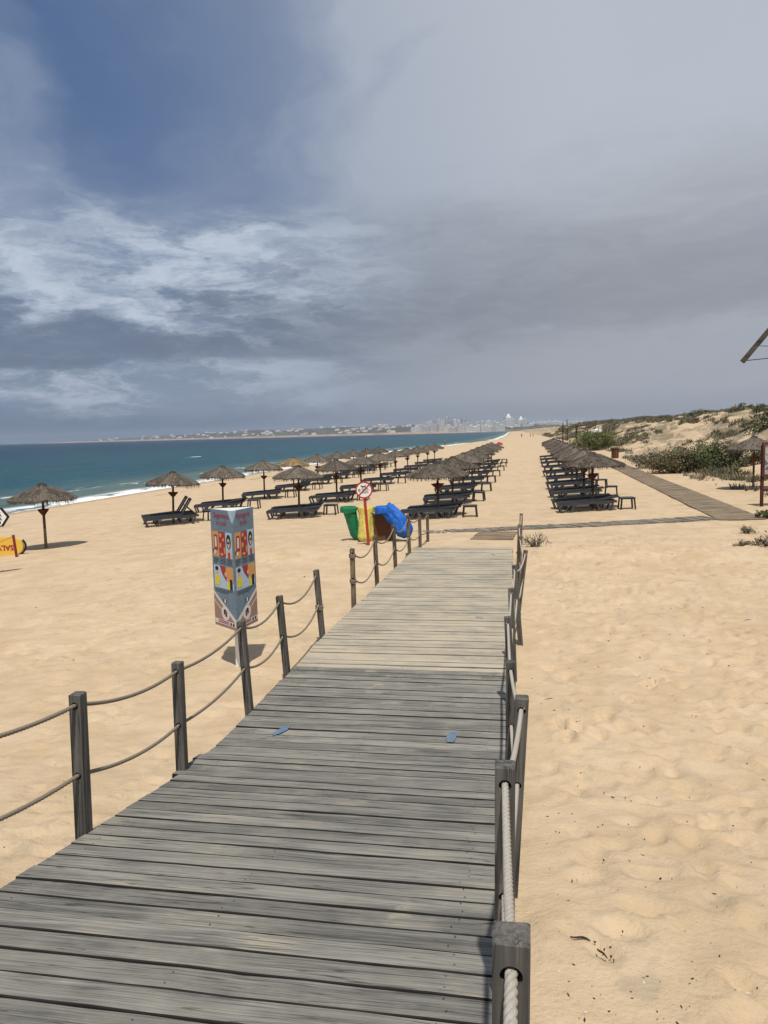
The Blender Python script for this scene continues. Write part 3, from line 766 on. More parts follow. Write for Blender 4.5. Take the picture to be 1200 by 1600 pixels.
    rope([p[1] for p in L[6:]], [0.2, 0.18, 0.17, 0.1, 0.04], 'lower sagging rope of the far left rail beside the bins', strands=False, mat_='rope_fibre_dark', knot=1)
    sg = [0.02, 0.05, 0.06, 0.06, 0.08, 0.08, 0.1, 0.1, 0.12, 0.12, 0.12]
    rope([p[0] for p in Rr], sg, 'upper pale rope threaded through the right rail posts')
    rope([p[1] for p in Rr], sg, 'lower pale rope threaded through the right rail posts')
make_rails()

# ------------------------------------------------------------------ wooden paths on the sand
def path_planks(root, poly, width, pitch, matn, lift, th=0.03, seed=1):
    """planks across a polyline path; plank long axis is local Y for path_wood"""
    r = random.Random(seed); inv = Vector(root.location)
    ms = []
    for i in range(4):
        mb = MB(); w = pitch*0.86
        mb.box((0, 0, -th/2), (w, width, th)) if matn == 'path_wood' else mb.box((0, 0, -th/2), (width, w, th))
        ms.append(mb.mesh('plank', matn))
    pts = [Vector((p[0], p[1], 0)) for p in poly]
    for a, b, lf in zip(pts[:-1], pts[1:], lift):
        d = b-a; n = int(round(d.length/pitch)); ang = math.atan2(d.y, d.x)
        for k in range(n):
            p = a+d*((k+0.5)/n)
            o = link('plank', r.choice(ms), root)
            l_ = lf(k/n) if callable(lf) else lf
            o.location = Vector((p.x, p.y, tz(p.x, p.y)+l_+r.uniform(-0.006, 0.006)))-inv
            gx = (tz(p.x+0.5, p.y)-tz(p.x-0.5, p.y)); gy = (tz(p.x, p.y+0.5)-tz(p.x, p.y-0.5))
            rz = ang if matn == 'path_wood' else ang-math.pi/2
            o.rotation_euler = (math.atan(gy)+r.uniform(-0.012, 0.012), -math.atan(gx)+r.uniform(-0.012, 0.012), rz+r.uniform(-0.012, 0.012))
def make_paths():
    a = empty('cross_path', (0, 21.6, -0.2)); tag(a, kind='structure')
    path_planks(a, [(-6.6, 20.9), (-1.9, 21.2), (5.75, 24.0)], 1.0, 0.185, 'path_wood', [lambda q: -0.028+0.045*q, 0.035], seed=3)
    b = empty('dune_path', (7, 35, -0.1)); tag(b, kind='structure')
    path_planks(b, [(6.45, 23.35), (7.25, 56.0), (8.2, 84.0)], 1.28, 0.225, 'dune_path_wood', [0.04, 0.04], seed=4)
    c = empty('landing_boards', (-0.6, 20, -0.1)); tag(c, kind='structure')
    path_planks(c, [(-0.62, 18.85), (-0.50, 20.75)], 1.05, 0.15, 'dune_path_wood', [0.03], seed=5)
make_paths()

# ------------------------------------------------------------------ parasols
def canopy_mesh(seed, tan=False):
    r = random.Random(seed); mb = MB(); n = 60
    prof = [(0.05, 2.0), (0.16, 1.945), (0.34, 1.865), (0.55, 1.775), (0.76, 1.69), (0.93, 1.605), (1.0, 1.535), (0.985, 1.515), (0.8, 1.60), (0.4, 1.78), (0.03, 1.90)]
    ph = [r.uniform(0, 6.28) for _ in range(5)]
    vs = []
    for i, (rr, z) in enumerate(prof):
        for k in range(n):
            th = 2*math.pi*k/n
            lump = 0.02*math.sin(5*th+ph[0])+0.015*math.sin(9*th+ph[1])+0.012*math.sin(17*th+ph[2])+r.uniform(-0.014, 0.014)
            q = rr*(1+lump*0.8*min(1, rr)); zz = z+(lump*0.8 if 0 < i < 8 else 0)
            vs.append((q*math.cos(th), q*math.sin(th), zz))
    m = len(prof)
    fs = [(i*n+k, i*n+(k+1) % n, (i+1)*n+(k+1) % n, (i+1)*n+k) for i in range(m-1) for k in range(n)]
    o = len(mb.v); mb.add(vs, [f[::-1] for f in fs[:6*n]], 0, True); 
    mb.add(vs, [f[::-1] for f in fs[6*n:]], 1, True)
    def zat(q): return float(np.interp(q, [p[0] for p in prof[:7]], [p[1] for p in prof[:7]]))
    # straw laid down the slope
    for _ in range(1000):
        th = r.uniform(0, 2*math.pi); r0 = math.sqrt(r.uniform(0.01, 0.95)); L = r.uniform(0.12, 0.3); r1 = min(1.03, r0+L*0.9)
        w = r.uniform(0.006, 0.014); dth = r.uniform(-0.16, 0.16)
        z0 = zat(r0)+0.014; z1 = zat(min(r1, 1.0))+r.uniform(0.008, 0.026)-max(0, r1-1)*0.8
        c, s = math.cos(th), math.sin(th); c1, s1 = math.cos(th+dth*0.4), math.sin(th+dth*0.4)
        mb.add([(r0*c-w*s, r0*s+w*c, z0), (r0*c+w*s, r0*s-w*c, z0), (r1*c1+w*s1*0.5, r1*s1-w*c1*0.5, z1), (r1*c1-w*s1*0.5, r1*s1+w*c1*0.5, z1)], [(0, 1, 2, 3)], r.choice((0, 0, 1, 2)))
    # ragged fringe
    shag = [0.35+0.65*abs(math.sin(1.5*q+ph[3])) for q in np.linspace(0, 6.28, 60)]
    for _ in range(420):
        th = r.uniform(0, 2*math.pi); L = r.uniform(0.03, 0.15)*shag[int(th/6.2832*59.9)]+0.02; r0 = r.uniform(0.93, 1.01); w = r.uniform(0.005, 0.014)
        c, s = math.cos(th), math.sin(th); r1 = r0+r.uniform(-0.03, 0.07); z0 = 1.56; z1 = 1.53-L; k = r.uniform(-0.03, 0.03)
        mb.add([(r0*c-w*s, r0*s+w*c, z0), (r0*c+w*s, r0*s-w*c, z0), (r1*c+(w*0.4+k)*s, r1*s-(w*0.4+k)*c, z1), (r1*c-(w*0.4-k)*s, r1*s+(w*0.4-k)*c, z1)], [(0, 1, 2, 3)], r.choice((0, 1, 1, 2)))
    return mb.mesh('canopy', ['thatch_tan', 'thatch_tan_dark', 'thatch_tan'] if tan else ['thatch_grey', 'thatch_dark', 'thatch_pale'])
def make_parasols():
    can = [canopy_mesh(i) for i in range(4)]; ctan = canopy_mesh(30, True)
    mb = MB(); mb.tube([(0, 0, 0.62), (0, 0, 1.2), (0, 0, 1.93)], [0.042, 0.04, 0.036], 8); mb.tube([(0, 0, -0.4), (0, 0, 0.618)], [0.048, 0.0425], 8, mi=1)
    pole = mb.mesh('pole', ['pole_wood', 'pole_wood_pale'])
    mb = MB(); q = 0.15
    mb.add([(sx*q, sy*q, z) for z in (1.20, 1.222) for sx, sy in ((-1, -1), (1, -1), (1, 1), (-1, 1))]+[(sx*0.045, sy*0.045, 1.04) for sx, sy in ((-1, -1), (1, -1), (1, 1), (-1, 1))],
           [(4, 5, 6, 7), (0, 1, 5, 4), (1, 2, 6, 5), (2, 3, 7, 6), (3, 0, 4, 7), (8, 9, 1, 0), (9, 10, 2, 1), (10, 11, 3, 2), (11, 8, 0, 3)])
    tray = mb.mesh('tray', 'red_wood')
    mb = MB()
    mb.lathe([(0.05, 1.94), (0.115, 1.965), (0.125, 2.0), (0.09, 2.035), (0.03, 2.05), (0.001, 2.052)], 14, 0, jit=0.15)
    for _ in range(70):
        th = rnd.uniform(0, 6.283); L = rnd.uniform(0.05, 0.13); c, s = math.cos(th), math.sin(th)
        mb.add([(0.09*c-0.008*s, 0.09*s+0.008*c, 2.02), (0.09*c+0.008*s, 0.09*s-0.008*c, 2.02), ((0.11+L)*c, (0.11+L)*s, 2.0-L*0.7)], [(0, 1, 2)], 1)
    tuft = mb.mesh('cap', ['thatch_dark', 'thatch_grey']); mbt = None
    sets = []
    def one(x, y, label, group, kindm=None, sc_=1.0, lean=None, wide=1.0):
        o = empty('parasol', (x, y, tz(x, y)), rnd.uniform(0, 6.28)); tag(o, label, 'parasol', group)
        lx, ly = lean or (rnd.gauss(0, 0.02), rnd.gauss(0, 0.02)); o.rotation_euler = (lx, ly, o.rotation_euler[2]); o.scale = (sc_*wide, sc_*wide, sc_)
        link('canopy', kindm or rnd.choice(can), o); link('pole', pole, o); link('tray', tray, o); link('cap', tuft, o)
        return o
    rows = []
    A = [27.9, 33.1, 39.0, 44.5, 50.2, 56.2, 62.0, 67.8, 73.7]; B = [29.4, 36.0, 41.9, 48.3, 54.7, 61.0, 67.1, 74.6, 81.5]
    C = [28.0, 33.4, 39.0, 45.5, 52.0, 58.5, 65.0, 71.5]; D = [28.3, 33.1, 37.9, 42.7, 48.2, 55.0, 62.0, 69.0, 76.0]
    rows.append(('seaward row', 'row nearest the sea', [(-13.3, y) for y in A]))
    rows.append(('second row from sea', 'second row from the sea', [(-8.6, y) for y in B]))
    rows.append(('row left of sand lane', 'row left of the open sand lane', [(-2.85+0.014*(y-28), y) for y in C]))
    rows.append(('dune path row', 'row beside the dune path', [(2.72+0.018*(y-28), y) for y in D]))
    for short, long, pts in rows:
        for i, (x, y) in enumerate(pts):
            if short == 'seaward row' and i == 3: one(x, y, 'tan coloured straw parasol with fresher thatch in the seaward row', 'straw parasols on the beach', ctan)
            else: one(x, y, f'grey straw parasol, {ORD[i]} from the near end, {long}', 'straw parasols on the beach', wide=1.15 if 'lane' in short or 'dune' in short else 1.03)
    one(-14.55, 21.5, 'lone grey straw parasol behind the yellow rescue board', 'straw parasols on the beach', can[0], 1.0, (0.0, 0.0))
    one(9.75, 33.9, 'straw parasol standing alone by the dune bush and map board', 'straw parasols on the beach', can[1], 1.08, (0, 0))
    return rows
ROWS = make_parasols()

# ------------------------------------------------------------------ loungers and small tables
def lounger_parts():
    P = {}
    f = MB()
    for sy in (-1, 1):
        y = sy*0.31
        f.bar((-1.02, y, 0.30), (0.35, y, 0.335), 0.05, 0.095); f.bar((0.35, y, 0.335), (1.0, y, 0.33), 0.05, 0.08)
    for x, z in ((-0.99, 0.30), (-0.2, 0.315), (0.4, 0.33), (0.97, 0.33)): f.bar((x, -0.288, z), (x, 0.288, z), 0.05, 0.05)
    P['frame'] = f.mesh('frame', 'lounger_plastic')
    for nm, x0, x1, xf0, xf1 in (('leg_foot', -0.98, -0.42, -0.90, -0.58), ('leg_head', 0.30, 0.86, 0.42, 0.74)):
        l = MB()
        l.bar((x0, 0, 0.285), (xf0, 0, 0.02), 0.05, 0.065); l.bar((x1, 0, 0.285), (xf1, 0, 0.02), 0.05, 0.065); l.bar((x0-0.02, 0, 0.285), (x1+0.02, 0, 0.285), 0.052, 0.05)
        l.bar((xf0-0.05, 0, -0.01), (xf0+0.07, 0, -0.01), 0.06, 0.05); l.bar((xf1-0.07, 0, -0.01), (xf1+0.05, 0, -0.01), 0.06, 0.05)
        P[nm] = l.mesh('leg', 'lounger_plastic')
    b = MB()
    for k in range(15):
        x = -0.97+k*0.0905; z = 0.352+0.004*k
        b.box((x, 0, z), (0.078, 0.60, 0.016), 0, Matrix.Rotation(-0.02, 3, 'Y'))
    for sy in (-1, 1): b.bar((-1.0, sy*0.285, 0.335), (0.34, sy*0.285, 0.392), 0.03, 0.03)
    P['bed'] = b.mesh('bed', 'lounger_sling')
    def back(a):
        b = MB(); ca, sa = math.cos(a), math.sin(a)
        for k in range(8):
            q = 0.04+k*0.083; b.box((0.36+q*ca, 0, 0.395+q*sa), (0.07, 0.56, 0.016), 0, Matrix.Rotation(-a, 3, 'Y'))
        for sy in (-1, 1): b.bar((0.36, sy*0.30, 0.385), (0.36+0.70*ca, sy*0.30, 0.385+0.70*sa), 0.04, 0.045)
        b.bar((0.36+0.70*ca, -0.318, 0.385+0.70*sa), (0.36+0.70*ca, 0.318, 0.385+0.70*sa), 0.05, 0.05)
        if a > 0.5: b.bar((0.36+0.4*ca, 0.2, 0.37+0.4*sa), (0.95, 0.2, 0.34), 0.03); b.bar((0.36+0.4*ca, -0.2, 0.37+0.4*sa), (0.95, -0.2, 0.34), 0.03)
        return b.mesh('backrest', 'lounger_sling')
    P['back_flat'] = back(0.07); P['back_up'] = back(0.98); P['back_low'] = back(0.16)
    return P
LP = lounger_parts()
def lounger(x, y, rz, label, backk='back_flat'):
    z = tz(x, y)
    o = empty('sun_lounger', (x, y, z-0.015), rz); tag(o, label, 'sun lounger', 'sun loungers under the straw parasols')
    gx = (tz(x+0.8, y)-tz(x-0.8, y))/1.6
    o.rotation_euler = (0, -math.atan(gx)*math.cos(rz), rz)
    link('frame', LP['frame'], o); link('bed', LP['bed'], o); link('backrest', LP[backk], o)
    for sy in (-1, 1):
        link('leg', LP['leg_foot'], o, (0, sy*0.335, 0)); link('leg', LP['leg_head'], o, (0, sy*0.335, 0))
    return o
def table_parts():
    a = MB(); a.box((0, 0, 0.405), (0.52, 0.50, 0.028)); a.box((0, 0, 0.375), (0.47, 0.45, 0.032))
    l = MB(); l.bar((0, 0, 0.37), (0.035, 0.03, -0.03), 0.05, 0.04)
    return a.mesh('table_top', 'table_plastic'), l.mesh('leg', 'table_plastic')
TT, TL = table_parts()
def small_table(x, y, rz, label):
    o = empty('side_table', (x, y, tz(x, y)), rz); tag(o, label, 'table', 'low side tables between the loungers')
    link('table_top', TT, o)
    for sx, sy in ((1, 1), (1, -1), (-1, 1), (-1, -1)):
        l = link('leg', TL, o, (sx*0.215, sy*0.205, 0)); l.scale = (sx, sy, 1)
def make_loungers():
    rz = {'seaward row': 0.30, 'second row from sea': 0.14, 'row left of sand lane': 0.02, 'dune path row': 0.0}
    off = {'seaward row': -0.1, 'second row from sea': -0.15, 'row left of sand lane': -0.25, 'dune path row': -0.35}
    for short, long, pts in ROWS:
        for i, (x, y) in enumerate(pts):
            for j, dy in enumerate((-0.66, 0.66)):
                a = rz[short]+rnd.uniform(-0.05, 0.05)+(0.22 if short == 'seaward row' and i == 0 else 0)
                bk = 'back_flat' if rnd.random() < 0.75 else 'back_low'
                if short == 'seaward row' and i == 0: bk = 'back_up'
                if short == 'seaward row' and i == 7 and j == 0: bk = 'back_up'
                lab = f'dark grey lounger, {"nearer" if j == 0 else "farther"} one under the {ORD[i]} parasol, {short}'
                if bk == 'back_up' and i == 0: lab = f'dark grey lounger with raised backrest, {"nearer" if j == 0 else "farther"} of the pair behind the poster pillar'
                lounger(x+off[short]-dy*math.sin(a)+rnd.uniform(-0.08, 0.08), y+dy*math.cos(a)+rnd.uniform(-0.05, 0.05), a, lab, bk)
            tx = x+off[short]+1.45
            if short == 'dune path row' and i > 6: continue
            small_table(tx+rnd.uniform(-0.06, 0.08), y+math.sin(rz[short])*1.3+rnd.uniform(-0.25, 0.25)-(0.5 if i == 0 and short in ('dune path row', 'row left of sand lane') else 0), rnd.uniform(-0.12, 0.12), f'low black side table at the {ORD[i]} lounger pair, {short}')
make_loungers()
#MORE
# ------------------------------------------------------------------ lettering
def text_mesh(body, size, matn, depth=0.001, align='CENTER', bold=0.0):
    cu = bpy.data.curves.new('lettering', 'FONT'); cu.body = body; cu.size = size; cu.extrude = depth; cu.align_x = align; cu.align_y = 'CENTER'; cu.resolution_u = 2; cu.offset = bold
    o = bpy.data.objects.new('lettering_tmp', cu); COL.objects.link(o)
    bpy.context.view_layer.update()
    me = bpy.data.meshes.new_from_object(o.evaluated_get(bpy.context.evaluated_depsgraph_get()))
    bpy.data.objects.remove(o); bpy.data.curves.remove(cu)
    me.materials.clear(); me.materials.append(MATS[matn]); me.name = 'lettering'
    return me

# ------------------------------------------------------------------ poster pillar
def make_totem():
    x, y = -3.42, 8.78; z = tz(x, y)
    ang = math.atan2(-x, y)  # the front edge points at the walkway's head
    root = empty('poster_pillar', (x, y, z), 0.36); tag(root, 'three sided blue and sand coloured poster pillar with cartoon safety pictures', 'sign')
    root.rotation_euler = (0.0, 0.0, 0.37)
    b = MB(); b.box((0, 0, 0.15), (0.07, 0.07, 0.94)); b.obj('post', 'white_paint', root)
    s = 0.52; ri = s/(2*math.sqrt(3)); h0, h1 = 0.53, 1.98
    ro = s/math.sqrt(3)
    V = [Vector((ro*math.cos(a), ro*math.sin(a), 0)) for a in (R(-90), R(30), R(150))]   # front edge toward -Y
    b = MB(); b.add([v+Vector((0, 0, z_)) for z_ in (h0, h1) for v in V], [(2, 1, 0), (3, 4, 5), (0, 1, 4, 3), (1, 2, 5, 4), (2, 0, 3, 5)]); b.obj('body', 'off_white', root)
    H = h1-h0
    for fi, (a, c) in enumerate(((V[2], V[0]), (V[0], V[1]))):
        ux = (c-a).normalized(); n = ux.cross(Vector((0, 0, 1))).normalized(); W = (c-a).length
        if fi == 1: pass
        mats = ['teal_print', 'red_print', 'orange_print', 'sky_print', 'yellow_print', 'skin_print', 'black_print', 'sand_print', 'off_white', 'white_paint']
        mi = {m: i for i, m in enumerate(mats)}
        mb = MB()
        def P(u, v, k): return a+ux*(W*u)+Vector((0, 0, h1-H*v))+n*(0.0006+0.0012*k)
        def shape(pts, m, k=1): mb.poly([P(u, v, k) for u, v in pts][::-1], -n*0.0005, mi[m])
        def rect(u0, v0, u1, v1, m, k=1): shape([(u0, v0), (u1, v0), (u1, v1), (u0, v1)], m, k)
        def ell(cu, cv, ru, rv, m, k=2, nn=16): shape([(cu+ru*math.cos(q), cv+rv*math.sin(q)) for q in np.linspace(0, 2*math.pi, nn, endpoint=False)], m, k)
        M = (lambda u: u) if fi == 0 else (lambda u: 1-u)   # mirrored toward the shared edge
        def mshape(pts, m, k):
            pts = [(M(u), v) for u, v in pts]
            shape(pts if fi == 0 else pts[::-1], m, k)
        rect(0, 0, 1, 1, 'teal_print', 0)
        mshape([(0.80, 0.0), (1.0, 0.0), (1.0, 0.11), (0.95, 0.09), (0.87, 0.04)], 'sky_print', 1)
        # first picture row
        rect(0.06, 0.185, 0.34, 0.40, 'orange_print', 1); rect(0.36, 0.185, 0.64, 0.40, 'red_print', 1); rect(0.66, 0.185, 0.95, 0.40, 'sky_print', 1)
        rect(0.13, 0.215, 0.29, 0.345, 'red_print', 2); rect(0.17, 0.232, 0.25, 0.318, 'off_white', 3); ell(0.16, 0.362, 0.05, 0.018, 'off_white', 3); ell(0.10, 0.355, 0.03, 0.02, 'black_print', 2)
        for cu, cv, ru, rv in ((0.44, 0.215, 0.05, 0.018), (0.56, 0.25, 0.045, 0.014), (0.42, 0.30, 0.05, 0.022), (0.60, 0.34, 0.03, 0.03), (0.47, 0.375, 0.07, 0.012)): ell(cu, cv, ru, rv, 'orange_print', 2)
        ell(0.80, 0.262, 0.105, 0.062, 'black_print', 2); ell(0.80, 0.275, 0.06, 0.042, 'skin_print', 3); rect(0.755, 0.262, 0.845, 0.277, 'black_print', 4)
        shape([(0.70, 0.40), (0.71, 0.345), (0.77, 0.325), (0.83, 0.325), (0.90, 0.345), (0.91, 0.40)], 'skin_print', 2); shape([(0.76, 0.40), (0.76, 0.35), (0.85, 0.35), (0.85, 0.40)], 'red_print', 3)
        # caption lines
        for k in range(4): rect(0.08, 0.412+k*0.013, 0.30 if k < 3 else 0.22, 0.417+k*0.013, 'black_print', 1); rect(0.38, 0.412+k*0.013, 0.62, 0.417+k*0.013, 'black_print', 1); rect(0.68, 0.412+k*0.013, 0.92, 0.417+k*0.013, 'black_print', 1)
        # second picture row
        rect(0.06, 0.475, 0.95, 0.665, 'sky_print', 1)
        shape([(0.34, 0.475), (0.64, 0.475), (0.64, 0.60), (0.56, 0.58), (0.44, 0.54)], 'red_print', 2); shape([(0.62, 0.475), (0.95, 0.475), (0.95, 0.60), (0.74, 0.60), (0.60, 0.54)], 'orange_print', 3); ell(0.61, 0.54, 0.05, 0.02, 'skin_print', 4)
        rect(0.66, 0.59, 0.78, 0.665, 'yellow_print', 3); rect(0.79, 0.575, 0.90, 0.665, 'black_print', 4)
        ell(0.20, 0.52, 0.06, 0.03, 'skin_print', 2); ell(0.20, 0.502, 0.075, 0.018, 'black_print', 3); shape([(0.10, 0.645), (0.10, 0.58), (0.15, 0.555), (0.27, 0.555), (0.33, 0.58), (0.33, 0.645)], 'yellow_print', 3)
        for k in range(3): rect(0.10, 0.678+k*0.012, 0.86-0.1*k, 0.682+k*0.012, 'black_print', 1)
        # sand wedge sweeping to the shared front edge
        mshape([(0.0, 0.70), (0.0, 0.725), (1.0, 0.965), (1.0, 0.915)], 'off_white', 1)
        mshape([(0.0, 0.725), (0.0, 1.0), (1.0, 1.0), (1.0, 0.955)], 'sand_print', 2)
        mshape([(0.0, 0.775), (0.0, 0.783), (0.36, 0.862), (0.36, 0.852)], 'off_white', 3)
        ell(M(0.52), 0.875, 0.19, 0.062, 'off_white', 4, 22); ell(M(0.50), 0.858, 0.06, 0.016, 'black_print', 5); ell(M(0.56), 0.872, 0.05, 0.016, 'red_print', 6); ell(M(0.47), 0.880, 0.035, 0.010, 'black_print', 5); ell(M(0.55), 0.895, 0.045, 0.010, 'black_print', 5)
        rect(0.44, 0.757, 0.47, 0.785, 'black_print', 3); rect(0.50, 0.757, 0.545, 0.785, 'white_paint', 3); rect(0.57, 0.757, 0.61, 0.785, 'red_print', 3)
        rect(0.02, 0.938, 0.98, 0.976, 'off_white', 4)
        for k in range(2): rect(0.18, 0.944+k*0.014, 0.66, 0.952+k*0.014, 'red_print', 5)
        rect(0.72, 0.944, 0.79, 0.97, 'black_print', 5); rect(0.84, 0.944, 0.91, 0.97, 'black_print', 5)
        mb.obj('poster', mats, root)
        rot = Matrix((ux, Vector((0, 0, 1)), n)).transposed().to_euler()
        for body, v, sz in (('Segurança' if fi == 0 else 'Assegura', 0.048, 0.088), ('e a sua' if fi == 0 else 'praia', 0.108, 0.088)):
            link('lettering', text_mesh(body, sz, 'red_print', 0.0006), root, P(0.5, v, 3), rot)
make_totem()

# ------------------------------------------------------------------ no dogs sign
def make_dog_sign():
    x, y = -3.50, 17.75; z = tz(x, y)
    root = empty('beach_rule_sign', (x, y, z), 0.2); tag(root, 'round white no dogs sign with red rim on a red pole', 'sign')
    root.rotation_euler = (0, -0.055, 0.17)
    b = MB(); b.tube([(0, 0, -0.3), (0, 0, 1.5)], 0.034, 8); b.obj('pole', 'red_paint', root)
    b = MB()
    n = 32; c = Vector((0, -0.05, 1.34))
    def ring(r0, r1, yy, m, mb, th=0.004):
        vs = []
        for k in range(n):
            q = 2*math.pi*k/n
            for r_, d in ((r0, 0), (r1, 0), (r1, th), (r0, th)): vs.append((r_*math.cos(q), yy+d, c.z+r_*math.sin(q)))
        mb.add(vs, [(i*4+k, ((i+1) % n)*4+k, ((i+1) % n)*4+(k+1) % 4, i*4+(k+1) % 4) for i in range(n) for k in range(4)], m)
    def disc(r_, yy, m, mb, th=0.012): mb.poly([(r_*math.cos(2*math.pi*k/n), yy, c.z+r_*math.sin(2*math.pi*k/n)) for k in range(n)], (0, th, 0), m)
    disc(0.205, -0.050, 0, b); b.obj('plate', 'white_paint', root)
    b = MB(); ring(0.172, 0.206, -0.055, 0, b)
    dv = Vector((math.cos(R(42)), 0, math.sin(R(42)))); pv = Vector((-dv.z, 0, dv.x))
    b.poly([c+dv*s1*0.178+pv*s2*0.014+Vector((0, -0.009, 0)) for s1, s2 in ((-1, -1), (1, -1), (1, 1), (-1, 1))], (0, 0.002, 0))
    b.obj('red_border', 'red_paint', root)
    b = MB()
    dog = [(-0.075, 0.085), (-0.062, 0.115), (-0.052, 0.118), (-0.045, 0.098), (0.025, 0.092), (0.05, 0.122), (0.056, 0.116), (0.042, 0.082), (0.044, 0.045), (0.03, 0.045), (0.024, 0.068), (-0.022, 0.066), (-0.026, 0.042), (-0.040, 0.042), (-0.038, 0.072), (-0.055, 0.085)]
    b.poly([(u, -0.0535, c.z+v) for u, v in dog][::-1], (0, 0.002, 0)); b.obj('dog_symbol', 'black_print', root)
    b = MB()
    for v, u0, u1 in ((0.022, -0.06, 0.10), (-0.008, -0.02, 0.13), (-0.045, -0.05, 0.09), (-0.072, -0.04, 0.11)): b.poly([(u0, -0.0532, c.z+v-0.005), (u1, -0.0532, c.z+v-0.005), (u1, -0.0532, c.z+v+0.005), (u0, -0.0532, c.z+v+0.005)][::-1], (0, 0.001, 0))
    for v0, v1, u0, u1 in ((-0.03, 0.03, -0.135, -0.125), (-0.03, 0.03, -0.095, -0.085), (0.022, 0.03, -0.135, -0.085), (-0.03, -0.022, -0.135, -0.085), (-0.01, 0.012, -0.118, -0.102)): b.poly([(u0, -0.0532, c.z+v0), (u1, -0.0532, c.z+v0), (u1, -0.0532, c.z+v1), (u0, -0.0532, c.z+v1)][::-1], (0, 0.001, 0))
    o = b.obj('small_print', 'black_print', root); o['kind'] = 'stuff'
make_dog_sign()

# ------------------------------------------------------------------ recycling bags
def bag_mesh(matn, top, bot, rt, rb, seed, rim=True, sag=0.06):
    r = random.Random(seed); n = 40; m = 16; mb = MB(); vs = []
    top = Vector(top); bot = Vector(bot); ph = [r.uniform(0, 6.28) for _ in range(6)]
    for i in range(m+1):
        q = i/m; c = top.lerp(bot, q); rr = rt+(rb-rt)*q; rr *= 1-sag*math.sin(math.pi*min(1, q*1.3))
        if q > 0.9: rr *= 1-(q-0.9)*4.2
        for k in range(n):
            th = 2*math.pi*k/n
            w = 0.05*math.sin(5*th+ph[0]+2.0*q)+0.035*math.sin(9*th+ph[1]-4*q)+0.022*math.sin(15*th+ph[2]+6*q)+0.02*math.sin(11*q*3+ph[3]+3*th)
            w *= min(1, 0.25+q*1.6)
            vs.append((c.x+rr*(1+w)*math.cos(th), c.y+rr*(1+w)*math.sin(th), c.z+0.012*math.sin(3*th+ph[4])*q))
    mb.add(vs, [(i*n+k, (i+1)*n+k, (i+1)*n+(k+1) % n, i*n+(k+1) % n) for i in range(m) for k in range(n)]+[tuple(m*n+k for k in range(n))[::-1]], 0, True)
    if rim:
        # mouth folded outwards over the hoop
        vs = []; prof = [(rt*0.97, 0.0), (rt*1.05, 0.025), (rt*1.12, 0.0), (rt*1.13, -0.06), (rt*1.11, -0.125)]
        for i, (q, z) in enumerate(prof):
            for k in range(n):
                th = 2*math.pi*k/n; w = 1+0.022*math.sin(7*th+ph[5])*(i > 1)+0.015*math.sin(13*th+ph[2])*(i > 2)
                vs.append((top.x+q*w*math.cos(th), top.y+q*w*math.sin(th), top.z+z+(0.015*math.sin(4*th+ph[1]) if i == 4 else 0)))
        mb.add(vs, [(i*n+k, i*n+(k+1) % n, (i+1)*n+(k+1) % n, (i+1)*n+k) for i in range(4) for k in range(n)], 0, True)
    return mb.mesh('bag', matn)
